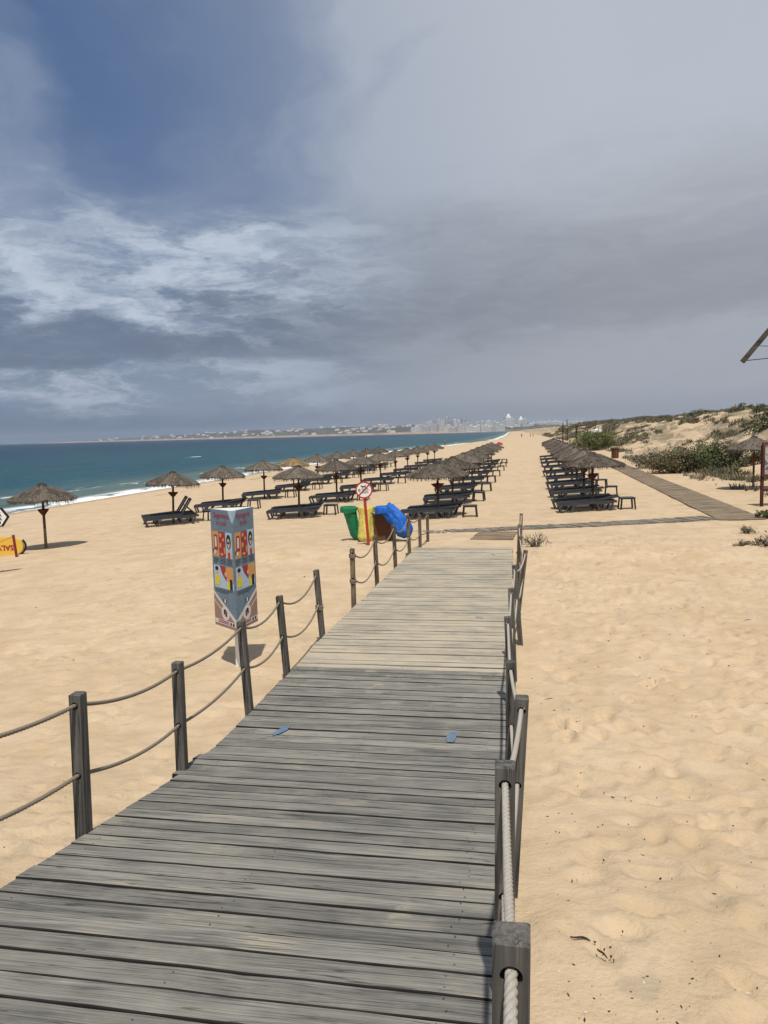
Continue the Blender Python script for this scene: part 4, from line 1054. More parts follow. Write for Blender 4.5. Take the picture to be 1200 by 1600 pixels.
def make_bins():
    z = tz(-3.9, 18.9)
    root = empty('bag_stand', (-3.75, 19.0, z)); tag(root, 'brown wooden bag stand with hoops holding the coloured rubbish bags', 'bag stand')
    for hx in (-4.22, -3.76, -3.30):
        b = MB(); b.tube([(hx+3.75+0.195*math.cos(q), 0.195*math.sin(q)-0.13, 0.855) for q in np.linspace(0, 2*math.pi, 25)], 0.011, 6); b.obj('hoop', 'dark_metal', root)
    b = MB(); b.box((0.36, 0.03, 0.33), (0.46, 0.26, 0.70)); b.obj('box', 'bin_brown', root)
    b = MB(); b.box((0.0, 0.24, 0.80), (1.2, 0.05, 0.07)); b.obj('rail', 'bin_brown', root)
    for px_ in (-0.12, 0.60): b = MB(); b.box((px_, 0.29, 0.30), (0.07, 0.045, 1.2)); b.obj('post', 'bin_brown', root)
    for nm, matn, top, bot, rt, rb, lab, sd in (('rubbish_bag', 'bag_green', (-4.22, 18.87, z+0.87), (-4.03, 18.95, z+0.03), 0.188, 0.13, 'green plastic rubbish bag hanging open at the left of the stand', 1),
                                                ('rubbish_bag', 'bag_yellow', (-3.76, 18.85, z+0.87), (-3.76, 18.70, z+0.015), 0.188, 0.205, 'translucent yellow rubbish bag hanging in the middle of the stand', 2)):
        o = link(nm, bag_mesh(matn, top, bot, rt, rb, sd)); tag(o, lab, 'rubbish bag', 'coloured rubbish bags on the stand')
    # the blue bag is blown sideways over the brown box
    r = random.Random(4); mb = MB(); n = 36; m = 18; vs = []
    P0, P1, P2 = Vector((-3.30, 18.87, z+0.86)), Vector((-2.92, 18.70, z+0.66)), Vector((-2.70, 18.76, z+0.12))
    for i in range(m+1):
        q = i/m; c = P0*(1-q)**2+P1*2*q*(1-q)+P2*q*q; t = (P1-P0)*(1-q)+(P2-P1)*q; t.normalize()
        if i == 0: t = Vector((0.2, 0, -1)).normalized()
        a = Vector((0, 1, 0)); b_ = t.cross(a).normalized(); rr = 0.19+0.035*q
        if q > 0.88: rr *= 1-(q-0.88)*5.0
        for k in range(n):
            th = 2*math.pi*k/n; w = 1+0.07*math.sin(3*th+5*q)+0.06*math.sin(8*th-5*q+1)+0.05*math.sin(13*th+7*q)+0.03*math.sin(17*q+2*th)
            vs.append(c+(a*math.cos(th)*0.95+b_*math.sin(th))*rr*w)
    mb.add(vs, [(i*n+k, (i+1)*n+k, (i+1)*n+(k+1) % n, i*n+(k+1) % n) for i in range(m) for k in range(n)]+[tuple(m*n+k for k in range(n))[::-1]], 0, True)
    vs = []
    for i, (q, dz) in enumerate([(0.185, 0.0), (0.205, 0.03), (0.225, 0.0), (0.235, -0.07), (0.235, -0.15)]):
        for k in range(n):
            th = 2*math.pi*k/n; w = 1+0.05*math.sin(6*th+1)*(i > 1)+0.03*math.sin(11*th)*(i > 2)
            vs.append((-3.30+q*w*math.cos(th), 18.87+q*w*math.sin(th), z+0.865+dz+0.02*math.sin(3*th)*(i == 4)))
    mb.add(vs, [(i*n+k, i*n+(k+1) % n, (i+1)*n+(k+1) % n, (i+1)*n+k) for i in range(4) for k in range(n)], 0, True)
    tag(mb.obj('rubbish_bag', 'bag_blue'), 'blue plastic rubbish bag blown sideways by the wind over the brown box', 'rubbish bag', 'coloured rubbish bags on the stand')
make_bins()

# ------------------------------------------------------------------ rescue corner at the left edge
def make_rescue():
    x, y = -15.28, 19.9; z = tz(x, y)
    root = empty('rescue_board', (x, y, z), 0.30); tag(root, 'yellow rescue board lettered SALVAMENTO upside down, standing on edge', 'rescue board')
    n = 28; out = []
    for k in range(n+1):
        q = -math.pi/2+math.pi*k/n; out.append((0.52+0.42*math.cos(q), 0.29+0.29*math.sin(q)))
    pts = [(-1.6, 0.0)]+out+[(-1.6, 0.58)]
    b = MB(); b.poly([(u, -0.07, v) for u, v in pts][::-1], (0, 0.14, 0)); b.obj('board', 'yellow_plastic', root)
    b = MB(); b.tube([(0.55+0.44*math.cos(q), 0.03, 0.29+0.31*math.sin(q)) for q in np.linspace(-1.05, 0.62, 12)], 0.030, 6); b.obj('bumper', 'black_print', root)
    b = MB(); b.tube([(-0.02+0.11*q, 0.0, 0.575+0.035*(1-q*q)) for q in np.linspace(-1, 1, 9)], 0.016, 6); b.obj('handle', 'black_print', root)
    link('lettering', text_mesh('SALVAMENTO', 0.215, 'red_print', 0.002, bold=0.007), root, (0.0, -0.0725, 0.27), (math.pi/2, math.pi, 0))
    b = MB(); x2, y2 = -14.22, 19.60; z2 = tz(x2, y2); b.box((0, 0, 0.16), (0.055, 0.055, 0.98)); o = b.obj('rope_stake', 'dark_red_paint', None, (x2, y2, z2), (0, -0.08, 0.2)); tag(o, 'dark red stake in front of the yellow rescue board', 'stake')
    b = MB(); pts = []
    A = Vector((x2-0.05, y2, z2+0.62)); Bp = Vector((x2-2.6, y2+0.1, z2+0.55))
    for k in range(25): q = k/24; pts.append(A.lerp(Bp, q)-Vector((0, 0, 4*0.28*q*(1-q))))
    b.tube(pts, 0.014, 6); tag(b.obj('stake_cord', 'orange_cord'), 'sagging orange cord tied to the dark red stake', 'cord')
    x3, y3 = -12.55, 16.27; z3 = tz(x3, y3); root = empty('notice_sign', (x3, y3, z3), 0.6); tag(root, 'white six sided notice sign with black edge, cut off by the left frame edge', 'sign')
    b = MB(); b.tube([(0, 0.03, -0.3), (0, 0.03, 1.6)], 0.03, 8); b.obj('pole', 'dark_metal', root)
    def hexa(s): return [(-0.52*s, 0), (-0.37*s, -0.23*s), (0.37*s, -0.23*s), (0.52*s, 0), (0.37*s, 0.23*s), (-0.37*s, 0.23*s)]
    b = MB(); b.poly([(u, -0.02, 1.42+v) for u, v in hexa(1.0)], (0, 0.02, 0)); b.obj('rim', 'black_print', root)
    b = MB(); b.poly([(u, -0.026, 1.42+v) for u, v in hexa(0.87)], (0, 0.004, 0)); b.obj('plate', 'white_paint', root)
    for v, body in ((0.135, 'A'), (0.045, 'A'), (-0.045, 'EIA'), (-0.135, 'EM')):
        link('lettering', text_mesh(body, 0.10, 'black_print', 0.001, 'RIGHT', 0.003), root, (0.355-0.25*abs(v), -0.0285, 1.42+v), (math.pi/2, 0, 0))
make_rescue()

# ------------------------------------------------------------------ map board at the right edge
def make_map_board():
    x, y = 8.02, 26.95; z = tz(x, y)
    root = empty('map_board', (x, y, z), 0.12); tag(root, 'red brown wooden map board on posts at the end of the dune path', 'notice board')
    for px_ in (0.0, 1.62): b = MB(); b.box((px_, 0, 0.80), (0.085, 0.085, 2.5)); b.obj('post', 'red_wood', root)
    b = MB(); b.box((0.81, -0.05, 1.56), (1.52, 0.03, 0.98)); b.obj('map_panel', 'map_print', root)
    b = MB()
    for zz in (1.03, 2.09): b.box((0.81, -0.052, zz), (1.70, 0.06, 0.07))
    for xx in (-0.002, 1.622): b.box((xx, -0.06, 1.56), (0.075, 0.05, 0.985))
    b.obj('frame', 'red_wood', root)
    b = MB(); b.bar((0.04, 0, 0.55), (1.6, 0, 0.52), 0.06, 0.085); b.obj('cross_rail', 'red_wood', root)
make_map_board()

def make_waste_bin():
    x, y = 8.75, 71.0; z = tz(x, y); root = empty('litter_bin', (x, y, z), 0.3); tag(root, 'brown slatted litter bin on the sand below the dune', 'litter bin')
    for k in range(12):
        th = 2*math.pi*k/12; b = MB(); b.box((0.30*math.cos(th), 0.30*math.sin(th), 0.42), (0.03, 0.13, 0.86), 0, Matrix.Rotation(th, 3, 'Z')); b.obj('slat', 'bin_brown', root)
    b = MB(); b.lathe([(0.0, 0.02), (0.27, 0.02), (0.28, 0.82), (0.0, 0.80)], 16); b.obj('liner', 'black_print', root)
    b = MB(); b.lathe([(0.27, 0.84), (0.37, 0.84), (0.38, 0.93), (0.30, 0.95), (0.27, 0.90)], 18); b.obj('rim', 'bin_brown', root)
make_waste_bin()

# ------------------------------------------------------------------ timber gable at the right edge
def make_gable():
    X0, Y0, S = 17.9, 43.4, 2.75
    root = empty('timber_gable', (X0, Y0, tz(X0, Y0))); tag(root, 'open timber gable roof frame with wires, its rafter tip cutting into the sky', 'roof frame')
    iv = Vector(root.location); ze = 5.88; hw = 6.1; rise = 7.5
    for y in (Y0, Y0-6.5, Y0-13):
        for q in (-1, 1):
            b = MB(); b.bar(Vector((X0+q*hw, y, ze))-iv, Vector((X0+q*0.02, y, ze+rise))-iv, 0.2, 0.24); b.obj('rafter', 'roof_timber', root)
            xp = X0+q*3.6; zb = tz(xp, y)-0.5; zt = ze+rise*(1-3.6/hw)
            b = MB(); b.box(Vector((xp, y+0.22, (zb+zt)/2))-iv, (0.26, 0.22, zt-zb)); b.obj('post', 'roof_timber', root)
        b = MB(); b.tube([Vector((X0-hw+0.1+(2*hw-0.2)*q, y-0.02, ze+0.06+0.25*math.sin(math.pi*q)))-iv for q in np.linspace(0, 1, 12)], 0.022, 5); b.obj('wire', 'black_print', root)
        b = MB(); b.tube([Vector((X0-hw+0.75+(2*hw-1.5)*q, y-0.03, ze+0.80-0.28*math.sin(math.pi*q)))-iv for q in np.linspace(0, 1, 12)], 0.018, 5); b.obj('wire', 'black_print', root)
    b = MB(); b.bar(Vector((X0, Y0+0.5, ze+rise+0.2))-iv, Vector((X0, Y0-13.5, ze+rise+0.2))-iv, 0.2, 0.3); b.obj('ridge_beam', 'roof_timber', root)
make_gable()

# ------------------------------------------------------------------ shrubs and dune plants
def leafy(mb, c, rx, ry, h, n, L, w, mats, r, upright=0.5, clumps=14, base=None):
    cl = []
    for _ in range(clumps):
        th = r.uniform(0, 6.283); q = math.sqrt(r.random()); zf = r.uniform(0.15, 0.95)*math.sqrt(max(0.05, 1-q*q*0.85))
        cl.append((q*rx*math.cos(th), q*ry*math.sin(th), zf*h, r.choice(mats), r.uniform(0.16, 0.34)))
    for _ in range(n):
        cx, cy, cz, m, s = r.choice(cl)
        if r.random() < 0.18: m = r.choice(mats)
        p = Vector((cx+r.gauss(0, s*rx*0.7), cy+r.gauss(0, s*ry*0.7), max(0.01, cz+r.gauss(0, s*h*0.55))))
        gx, gy = c[0]+p.x, c[1]+p.y
        p.z += tz(gx, gy)-c[2] if base is None else 0
        d = Vector((r.gauss(0, 1), r.gauss(0, 1), r.gauss(upright, 0.7))); d.normalize()
        a = d.cross(Vector((r.gauss(0, 1), r.gauss(0, 1), r.gauss(0, 1)))).normalized()
        l = L*r.uniform(0.6, 1.35); ww = w*r.uniform(0.6, 1.3)
        mb.add([p-a*ww*0.3, p+a*ww*0.3, p+d*l*0.55+a*ww, p+d*l, p+d*l*0.55-a*ww], [(0, 1, 2, 3, 4)], m)
LEAF = ['leaf_green', 'leaf_dark', 'leaf_olive', 'leaf_fresh', 'leaf_dry', 'leaf_grey']
def shrub(x, y, rx, ry, h, n, mats, label, cat='shrub', L=0.16, w=0.035, seed=0, upright=0.5, group=None, clumps=16, name='shrub'):
    r = random.Random(seed); z = tz(x, y)
    root = empty(name, (x, y, z)); tag(root, label, cat, group)
    mb = MB(); leafy(mb, (x, y, z), rx, ry, h, n, L, w, mats, r, upright, clumps); mb.obj('crown', LEAF, root)
    st = MB()
    for _ in range(10):
        th = r.uniform(0, 6.283); q = r.uniform(0.3, 0.85)
        e = Vector((q*rx*math.cos(th), q*ry*math.sin(th), h*r.uniform(0.5, 0.85)))
        st.tube([(e.x*0.12, e.y*0.12, -0.15), (e.x*0.5, e.y*0.5, e.z*0.55), e], [0.03, 0.02, 0.008], 5)
    st.obj('stem', 'stem_brown', root)['kind'] = 'stuff'
    return root
def make_plants():
    g = 'bushes at the foot of the dune'
    shrub(8.95, 46.6, 1.15, 1.0, 1.35, 3200, [4, 4, 4, 2, 2], 'reddish brown bush at the sea end of the bush group', seed=1, group=g)
    shrub(10.3, 46.9, 1.35, 1.2, 1.8, 4200, [2, 2, 0, 4, 1], 'tall olive bush in the middle of the bush group', seed=2, group=g)
    shrub(11.7, 47.0, 1.25, 1.1, 1.5, 3600, [3, 2, 0, 2, 0], 'fresh green bush in the bush group left of the lone parasol', seed=3, group=g)
    shrub(13.3, 46.0, 1.3, 1.0, 1.0, 2400, [0, 2, 1, 2], 'low olive bush behind the lone parasol and map board', seed=4, group=g)
    shrub(8.9, 52.5, 1.6, 1.6, 1.0, 2400, [5, 2, 4, 2], 'low mixed bush on the slope behind the reddish bush', seed=5, group=g)
    shrub(11.3, 53.0, 1.8, 1.6, 1.3, 2600, [5, 0, 2, 4], 'broad olive grey bush up the slope behind the fresh green bush', seed=6, group=g)
    shrub(9.9, 97.0, 2.5, 2.3, 2.0, 5200, [3, 3, 3, 3, 2], 'tall bright green reed thicket at the dune foot behind the parasols', 'reed thicket', L=0.42, w=0.05, seed=7, upright=1.8, name='reed_thicket')
    shrub(5.55, 17.9, 0.42, 0.35, 0.26, 500, [5, 5, 2, 4], 'small grey bushy plant on the sand near the right frame edge', 'plant', L=0.08, w=0.014, seed=8, name='beach_plant')
    shrub(5.0, 18.05, 0.16, 0.14, 0.13, 160, [5, 2, 4], 'tiny grey tuft beside the small grey bushy plant', 'plant', L=0.06, w=0.012, seed=9, name='beach_plant')
    shrub(5.75, 20.4, 0.20, 0.16, 0.16, 160, [5, 5, 4], 'pale dry tuft on the sand below the path junction', 'plant', L=0.09, w=0.010, seed=10, name='beach_plant')
    shrub(7.25, 23.6, 0.35, 0.3, 0.28, 320, [0, 1, 2], 'dark green tuft where the dune path begins', 'plant', L=0.12, w=0.02, seed=12, name='beach_plant')
    shrub(0.42, 17.3, 0.30, 0.20, 0.24, 120, [5, 2, 5], 'wispy sea grass plant on the sand right of the last rail post', 'plant', L=0.16, w=0.008, seed=11, upright=1.6, name='beach_plant')
    spots = sorted(((20.5, 64), (24.5, 82), (26, 96), (22.5, 74), (27, 118), (18, 60), (25.5, 68), (24, 108)), key=lambda q: -q[0]/q[1])
    for i, (x, y) in enumerate(spots):
        shrub(x, y, 1.1+0.1*(i % 3), 0.9, 0.8+0.1*(i % 2), 600, [1, 0, 2, 0], f'dark low shrub high on the sandy dune, {ORD[i]} from the right frame edge', seed=40+i, group='dark low shrubs high on the dune', L=0.22, w=0.05)
    # creeping dune cover in bands along the ridge
    r = np.random.RandomState(8); n = 70000
    y = 30*(12.0**r.rand(n)); x = r.uniform(9.0, 33, n)+np.interp(y, [60, 90, 150], [0, 0.6, 2.6])
    band = fbm(x*0.42+1.5, y*0.045+2, 3)+0.5*fbm(x*1.3, y*0.5, 3)
    bare = (x > 12) & (x < 20) & (y < 62) & (fbm(x*0.2, y*0.1, 2) > -0.25)
    low = sm01(9, 12, x); crest = sm01(22, 27, x)
    thr = 0.28-0.44*crest-0.16*sm01(110, 180, y)-0.10*sm01(14, 10, x)
    keep = (band > thr) & (~bare) & (r.rand(n) < 0.35+0.6*low)
    x, y = x[keep], y[keep]; z = terr(x, y, False)+sm01(10, 14, x)*fbm(x*0.8, y*0.45, 4)*0.55
    verts = []; faces = []; mi = []
    rr = random.Random(9)
    for i in range(len(x)):
        s = 0.19*(1+y[i]/110.0)*rr.uniform(0.6, 1.4); m = rr.choice((0, 2, 2, 4, 4, 5, 5, 5, 1)); k = 7
        for _ in range(k):
            th = rr.uniform(0, 6.283); sp = s*rr.uniform(0.1, 0.9); w = s*0.10; hgt = s*rr.uniform(0.35, 1.0)
            bx, by = x[i]+sp*0.55*math.cos(th), y[i]+sp*0.55*math.sin(th); tx, ty = x[i]+sp*1.4*math.cos(th+0.4), y[i]+sp*1.4*math.sin(th+0.4)
            o = len(verts); px_, py_ = -math.sin(th)*w, math.cos(th)*w
            verts += [(bx-px_, by-py_, z[i]-0.06), (bx+px_, by+py_, z[i]-0.06), (tx+px_*0.5, ty+py_*0.5, z[i]+hgt), (tx-px_*0.5, ty-py_*0.5, z[i]+hgt*0.9)]
            faces.append((o, o+1, o+2, o+3)); mi.append(m)
    me = bpy.data.meshes.new('dune_plants'); me.from_pydata(verts, [], faces)
    for l in LEAF: me.materials.append(MATS[l])
    me.polygons.foreach_set('material_index', mi)
    tag(link('dune_plants', me), kind='stuff')
    # sparse pale grass at the dune foot
    mb = MB(); rr = random.Random(21)
    for _ in range(420):
        x = rr.uniform(8.3, 16); y = rr.uniform(34, 46); 
        if fbm(np.array(x*0.5), np.array(y*0.4), 2) < 0.05: continue
        z = tz(x, y)
        for _ in range(9):
            th = rr.uniform(0, 6.283); s = rr.uniform(0.08, 0.22); w = 0.008
            mb.add([(x-w, y, z-0.02), (x+w, y, z-0.02), (x+s*0.7*math.cos(th), y+s*0.7*math.sin(th), z+s)], [(0, 1, 2)], rr.choice((2, 5, 5, 4)))
    tag(mb.obj('dune_grass', LEAF), kind='stuff')
make_plants()

# ------------------------------------------------------------------ driftwood and litter on the near sand
def make_debris():
    g = 'twigs washed up on the near sand'
    T = [(0.34, 7.96, 0.16, 0.1, 'dark curved driftwood twig on the sand beside the ramp foot'), (0.99, 8.15, 0.06, 0.5, 'short dark twig alone on the sand right of the curved twig'), (0.62, 2.73, 0.17, -0.9, 'thin straight twig at the bottom edge on the sand'),
         (0.50, 3.32, 0.10, 0.4, 'small forked dry seaweed sprig on the near sand'), (0.27, 3.36, 0.09, -0.2, 'small crooked twig nearest the front rail post'), (0.35, 3.25, 0.07, -1.0, 'tiny hooked twig beside the seaweed sprig'), (3.3, 11.6, 0.16, 0.0, 'dark stick lying on the sand toward the right edge'), (1.02, 3.15, 0.12, 0.2, 'dark broken twig at the right edge of the near sand'), (0.62, 3.9, 0.08, 0.1, 'dark speckled twig on the trampled sand'), (2.6, 8.55, 0.12, -0.3, 'greyish stick on the sand far right of the ramp foot')]
    r = random.Random(5)
    for x, y, L, a, lab in T:
        mb = MB(); z = float(terr(x, y, True)); pts = []
        n = 7; bend = r.uniform(-0.5, 0.5)
        for k in range(n):
            q = k/(n-1)-0.5; aa = a+bend*q
            pts.append((q*L*math.cos(aa), q*L*math.sin(aa)+0.08*L*math.sin(6*q), 0.008+0.012*math.cos(3*q)))
        mb.tube(pts, [0.002+0.003*math.sin(math.pi*(k+0.6)/n) for k in range(n)], 5)
        k = 3; mb.tube([pts[k], (pts[k][0]+0.25*L*math.cos(a+1), pts[k][1]+0.25*L*math.sin(a+1), 0.012)], [0.0025, 0.0012], 5)
        tag(mb.obj('driftwood_twig', 'twig_dark', None, (x, y, z-0.016)), lab, 'twig', g)
    mb = MB()
    for _ in range(1300):
        y = 1.8*(10.0**r.random()); x = r.uniform(0.15, 0.42*y+0.3) if r.random() < 0.8 else r.uniform(-9, -3)
        z = float(terr(x, y, True)); s = r.uniform(0.0012, 0.0038)*(1+y*0.06); a = r.uniform(0, 3.14); l = s*r.uniform(1, 4)
        ca, sa = math.cos(a), math.sin(a)
        mb.add([(x+ca*l, y+sa*l, z+0.004), (x-sa*s, y+ca*s, z+s*0.9), (x-ca*l, y-sa*l, z+0.004), (x+sa*s, y-ca*s, z+s*0.7), (x, y, z-0.01)], [(0, 1, 3), (1, 2, 3), (0, 4, 1), (1, 4, 2), (2, 4, 3), (3, 4, 0)], r.choice((0, 0, 0, 0, 1)))
    tag(mb.obj('sand_litter', ['twig_dark', 'shell_white']), kind='stuff')
make_debris()

# ------------------------------------------------------------------ far platform, flagpole, canopy, people
def make_far_things():
    x, y = 11.4, 168.0; z = tz(10.4, y)
    root = empty('lookout_platform', (x, y, z)); tag(root, 'dark wooden lookout platform on stilts at the far dune foot', 'platform')
    for px_, py_, h in ((-1.5, -1, 4.1), (-1.5, 1, 3.6), (1.3, -1, 3.4), (1.3, 1, 3.4), (-0.6, 0, 4.7)):
        b = MB(); b.box((px_, py_, h/2-0.4), (0.16, 0.16, h+0.8)); b.obj('post', 'pole_wood', root)
    for k in range(12): b = MB(); b.box((-1.5+k*0.27, 0, 2.45), (0.24, 2.6, 0.12)); b.obj('plank', 'pole_wood', root)
    b = MB()
    for zz in (2.75, 3.15): b.bar((-1.6, -1.1, zz), (1.5, -1.1, zz), 0.08, 0.14); b.bar((-1.6, 1.1, zz), (1.5, 1.1, zz), 0.08, 0.14)
    b.bar((1.4, -1.1, 3.1), (5.2, -1.1, 3.7), 0.08, 0.16); b.bar((1.4, -1.1, 2.5), (5.2, -1.1, 3.2), 0.08, 0.25)
    for k in range(5): b.box((1.4+k*0.95, -1.1, 2.75+k*0.16), (0.09, 0.09, 1.2))
    b.obj('railing', 'pole_wood', root)
    xf, yf = 13.9, 168.5; b = MB(); b.tube([(0, 0, -0.5), (0, 0, 4.6)], [0.06, 0.04], 6); o = b.obj('flagpole', 'off_white', None, (xf, yf, tz(xf, yf))); tag(o, 'thin white flagpole beside the lookout platform', 'flagpole')
    xc, yc = 17.3, 172.0; root = empty('white_canopy', (xc, yc, tz(xc, yc))); root.scale = (0.65, 0.65, 0.65); tag(root, 'small white beach canopy on the dune above the lookout platform', 'canopy')
    b = MB(); b.add([(-1.7, -1.2, 2.2), (1.7, -1.2, 2.7), (1.7, 1.2, 2.7), (-1.7, 1.2, 2.2), (-1.7, -1.2, 2.32), (0, 0, 2.95), (1.7, -1.2, 2.82), (1.7, 1.2, 2.82), (-1.7, 1.2, 2.32), (-1.7, -1.25, 1.7), (1.7, -1.25, 1.9)], [(3, 2, 1, 0), (4, 6, 5), (6, 7, 5), (7, 8, 5), (8, 4, 5), (9, 10, 1, 0)]); b.obj('roof', 'white_paint', root)
    for sx in (-1.5, 1.5):
        for sy in (-1.05, 1.05): b = MB(); b.box((sx, sy, 0.9), (0.08, 0.08, 2.8)); b.obj('post', 'off_white', root)
    # reddish heap on the sand
    xh, yh = -3.55, 166; b = MB(); r = random.Random(2); vs = []
    n = 14
    for i, (q, zz) in enumerate(((0.75, 0), (0.66, 0.3), (0.45, 0.52), (0.2, 0.62), (0.0, 0.65))):
        for k in range(n): th = 2*math.pi*k/n; w = q*(1+0.12*math.sin(3*th+i)+r.uniform(-0.06, 0.06)); vs.append((w*math.cos(th), w*0.8*math.sin(th), zz))
    b.add(vs, [(i*n+k, i*n+(k+1) % n, (i+1)*n+(k+1) % n, (i+1)*n+k) for i in range(4) for k in range(n)], 0, True)
    tag(b.obj('beach_tent', 'cloth_red', None, (xh, yh, tz(xh, yh))), 'low dark red beach tent on the sand beyond the parasols', 'tent')
    def person(x, y, h, label, clothes, pose, rz):
        J = {'pelvis': (0, 0, 0.50), 'waist': (0, 0, 0.60), 'chest': (0, 0, 0.74), 'neck': (0, 0, 0.845), 'head': (0, -0.01, 0.90), 'crown': (0, 0, 0.985),
             'shl': (0.105, 0, 0.805), 'ell': (0.135, 0.02, 0.64), 'hal': (0.14, -0.03, 0.48), 'shr': (-0.105, 0, 0.805), 'elr': (-0.135, 0.02, 0.64), 'har': (-0.14, -0.03, 0.48),
             'hil': (0.055, 0, 0.48), 'knl': (0.06, -0.02+pose*0.5, 0.27), 'anl': (0.06, 0.02+pose, 0.035), 'tol': (0.06, -0.07+pose, 0.012), 'hir': (-0.055, 0, 0.48), 'knr': (-0.06, -0.02-pose*0.5, 0.27), 'anr': (-0.06, 0.02-pose, 0.035), 'tor': (-0.06, -0.07-pose, 0.012)}
        rad = dict(pelvis=0.075, waist=0.066, chest=0.08, neck=0.032, head=0.046, crown=0.03, shl=0.042, ell=0.026, hal=0.02, shr=0.042, elr=0.026, har=0.02, hil=0.06, knl=0.04, anl=0.026, tol=0.02, hir=0.06, knr=0.04, anr=0.026, tor=0.02)
        E = [('pelvis', 'waist'), ('waist', 'chest'), ('chest', 'neck'), ('neck', 'head'), ('head', 'crown'), ('chest', 'shl'), ('shl', 'ell'), ('ell', 'hal'), ('chest', 'shr'), ('shr', 'elr'), ('elr', 'har'), ('pelvis', 'hil'), ('hil', 'knl'), ('knl', 'anl'), ('anl', 'tol'), ('pelvis', 'hir'), ('hir', 'knr'), ('knr', 'anr'), ('anr', 'tor')]
        ks = list(J); me = bpy.data.meshes.new('body'); me.from_pydata([Vector(J[k])*h for k in ks], [(ks.index(a), ks.index(b)) for a, b in E], [])
        o = bpy.data.objects.new('body_tmp', me); COL.objects.link(o)
        sk = o.modifiers.new('skin', 'SKIN'); sk.use_smooth_shade = True
        for i, k in enumerate(ks): me.skin_vertices[0].data[i].radius = (rad[k]*h,)*2; me.skin_vertices[0].data[i].use_root = (k == 'pelvis')
        ss = o.modifiers.new('sub', 'SUBSURF'); ss.levels = 1
        bpy.context.view_layer.update()
        m2 = bpy.data.meshes.new_from_object(o.evaluated_get(bpy.context.evaluated_depsgraph_get())); bpy.data.objects.remove(o)
        m2.materials.clear()
        for mm in ('skin', clothes, 'hair_dark'): m2.materials.append(MATS[mm])
        for p in m2.polygons:
            zc = p.center.z/h
            p.material_index = 2 if zc > 0.945 or (zc > 0.90 and p.center.y > 0.01*h) else (1 if 0.30 < zc < 0.80 and abs(p.center.x) < 0.112*h else 0)
        q = link('person', m2, None, (x, y, tz(x, y)), (0, 0, rz)); tag(q, label, 'person')
    person(2.2, 300, 1.75, 'far person in dark blue standing apart on the open sand', 'cloth_blue', 0.02, 0.4)
    person(5.6, 305, 1.7, 'far person in dark red walking beside another on the sand', 'cloth_red', 0.07, 1.9)
    person(6.7, 309, 1.65, 'far person in dark blue walking beside the one in red', 'cloth_blue', 0.07, 1.7)
    person(-17.9, 195, 1.7, 'far person in dark clothes standing near the waterline', 'cloth_blue', 0.03, 0.9)
make_far_things()

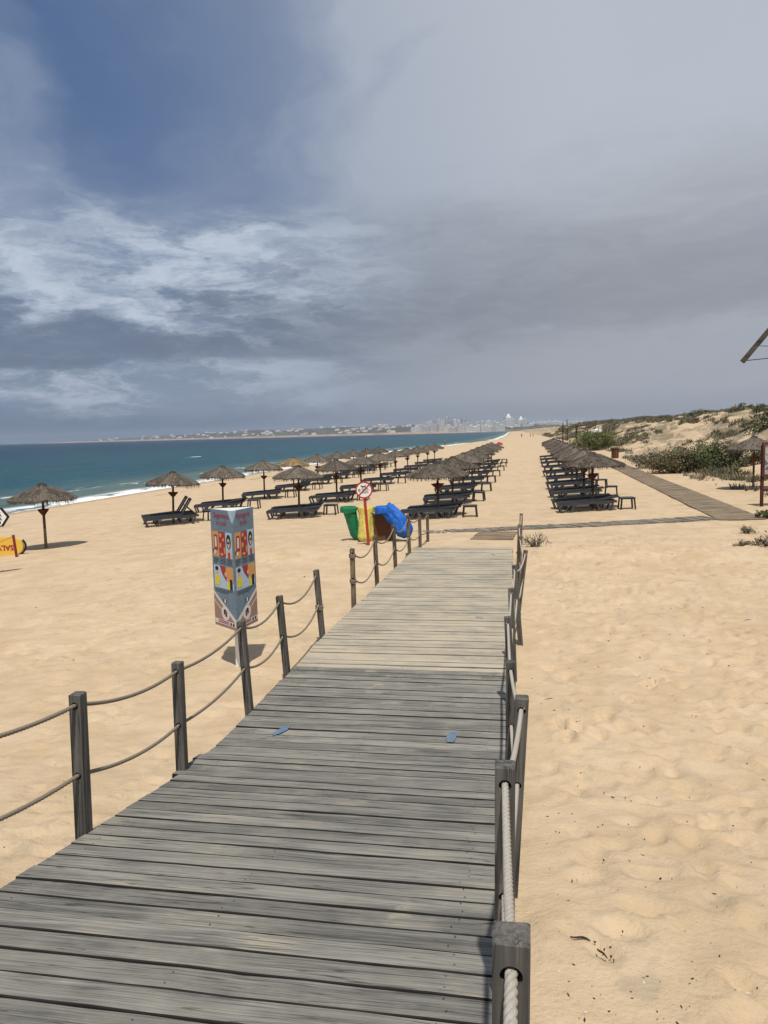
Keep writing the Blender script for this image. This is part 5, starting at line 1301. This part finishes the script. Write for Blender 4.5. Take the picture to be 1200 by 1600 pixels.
# ------------------------------------------------------------------ far town
def make_town():
    PXS = [60, 95, 150, 200, 300, 400, 500, 600, 700, 790, 880, 1000, 1200, 1500]
    r = random.Random(31)
    def at(px, s):
        tp = np.interp(px, PXS, CT); X, Y, Z = coast(np.array(float(tp)), np.array(float(s))); return Vector((float(X), float(Y), float(Z)))
    def slab(w, d, st, wall, top=None, spire=False):
        """walls with recessed window bands per storey"""
        fh = 3.1; h = st*fh; b = MB(); g = MB(); rf = MB()
        for k in range(st):
            b.box((0, 0, k*fh+0.75), (w, d, 1.5)); g.box((0, 0, k*fh+2.3), (w-0.9, d-0.9, 1.6))
            for j in range(int(w/7)+1): b.box((-w/2+0.6+j*(w-1.2)/max(1, int(w/7)), -d/2+0.35, k*fh+2.3), (1.1, 0.62, 1.6))
        rf.box((0, 0, h+0.3), (w+0.3, d+0.3, 0.6)); rf.box((w*0.1, 0, h+1.9), (w*0.3, d*0.5, 2.6))
        b.box((0, 0, -6), (w-0.2, d-0.2, 12.0))
        if spire:
            rf.box((0, 0, h+4.0), (w*0.62, d*0.62, 7.0)); rf.box((0, 0, h+9.0), (w*0.36, d*0.36, 4.0)); rf.add([(-w*0.2, -d*0.2, h+11), (w*0.2, -d*0.2, h+11), (w*0.2, d*0.2, h+11), (-w*0.2, d*0.2, h+11), (0, 0, h+20)], [(0, 1, 4), (1, 2, 4), (2, 3, 4), (3, 0, 4)])
        return b.mesh('wall', wall), g.mesh('window_band', 'window_dark'), rf.mesh('roof', wall)
    def put(name, parts, px, s, label, group, rz=None):
        p = at(px, s); o = empty(name, p, r.uniform(-0.5, 0.5)-math.atan2(p.x, p.y) if rz is None else rz); tag(o, label, 'building', group)
        for nm, me in zip(('wall', 'window_band', 'roof'), parts): link(nm, me, o)
    hi = [slab(26, 18, st, w) for st, w in ((15, 'tower_white'), (19, 'wall_cream'), (17, 'tower_white'), (16, 'wall_grey'))]
    gl = 'high-rise blocks of the far town'
    for px, k, s in ((671, 0, 330), (675, 2, 260), (681, 3, 380), (687, 1, 300), (693, 0, 360), (698, 1, 420), (704, 3, 320), (711, 2, 380), (718, 0, 300), (727, 3, 260)):
        put('high_rise', hi[k], px, s, 'far pale high-rise block standing behind the bay beach', gl)
    mid = [slab(w, 14, st, m) for w, st, m in ((46, 8, 'tower_white'), (38, 9, 'tower_white'), (54, 7, 'tower_white'), (30, 11, 'wall_cream'), (40, 7, 'wall_cream'))]
    for px in (652, 661, 668, 679, 690, 700, 708, 714, 721, 726, 732, 737, 743, 748, 754, 759, 765, 770, 777, 783):
        put('apartment_block', r.choice(mid), px, r.uniform(60, 240), 'far white apartment block along the bay beach', 'apartment blocks along the bay beach')
    for px in (735, 747, 756, 764, 773, 779, 786):
        put('apartment_block', r.choice(mid), px, r.uniform(300, 520), 'far white apartment block along the bay beach', 'apartment blocks along the bay beach')
    t1 = slab(34, 26, 14, 'tower_white', spire=True); t2 = slab(30, 26, 10, 'tower_white', spire=True); t3 = slab(22, 20, 11, 'wall_cream')
    put('tower_block', t1, 794.5, 430, 'tallest far white tower with a pointed top above the bay', None); put('tower_block', t3, 789, 420, 'cream wing block just left of the tallest pointed tower', None); put('tower_block', t3, 800.5, 440, 'cream wing block just right of the tallest pointed tower', None)
    put('tower_block', t2, 814, 480, 'second far white pointed tower, right of the tallest one', None); put('tower_block', t3, 819.5, 470, 'cream block right of the second pointed tower', None)
    row = [slab(w, 12, st, m) for w, st, m in ((40, 3, 'tower_white'), (56, 3, 'wall_cream'), (34, 4, 'tower_white'))]
    for px in (804, 808, 812, 823, 828, 833, 839, 845, 851, 857, 863, 868, 874, 880, 886, 892, 899, 906):
        put('terrace_row', r.choice(row), px, r.uniform(420, 560), 'far low white row of houses above the green strip', 'low white rows above the green strip')
    # small houses scattered over the hills
    hs = []
    for w, d, h, wl in ((15, 11, 6, 'wall_cream'), (20, 12, 6.5, 'wall_cream'), (24, 12, 9, 'wall_cream'), (13, 10, 5, 'wall_grey')):
        b = MB(); b.box((0, 0, h/2-4), (w, d, h+8)); b.box((w*0.2, -d*0.55, h*0.3), (w*0.4, d*0.2, h*0.6))
        e = 0.6; b.add([(-w/2-e, -d/2-e, h), (w/2+e, -d/2-e, h), (w/2+e, d/2+e, h), (-w/2-e, d/2+e, h), (-w*0.25, 0, h+2.4), (w*0.25, 0, h+2.4)], [(0, 1, 5, 4), (1, 2, 5), (2, 3, 4, 5), (3, 0, 4), (3, 2, 1, 0)], 1)
        for j in range(3): b.box((-w*0.3+j*w*0.3, -d/2-0.02, h*0.62), (1.6, 0.12, 1.7), 2)
        hs.append(b.mesh('hill_house', [wl, 'roof_tile' if w in (15, 24) else 'wall_grey', 'window_dark']))
    n = 0
    while n < 115:
        px = r.uniform(0, 1)**0.75*540+130; s = r.uniform(70, 900)
        if px > 660 and r.random() < 0.4: continue
        p = at(px, s); o = link('hill_house', r.choice(hs), None, p, (0, 0, r.uniform(-0.6, 0.6)-math.atan2(p.x, p.y))); sc_ = r.uniform(0.9, 1.5); o.scale = (sc_,)*3
        tag(o, 'small far house scattered over the hills behind the bay', 'house', 'small houses scattered over the far hills'); n += 1
make_town()
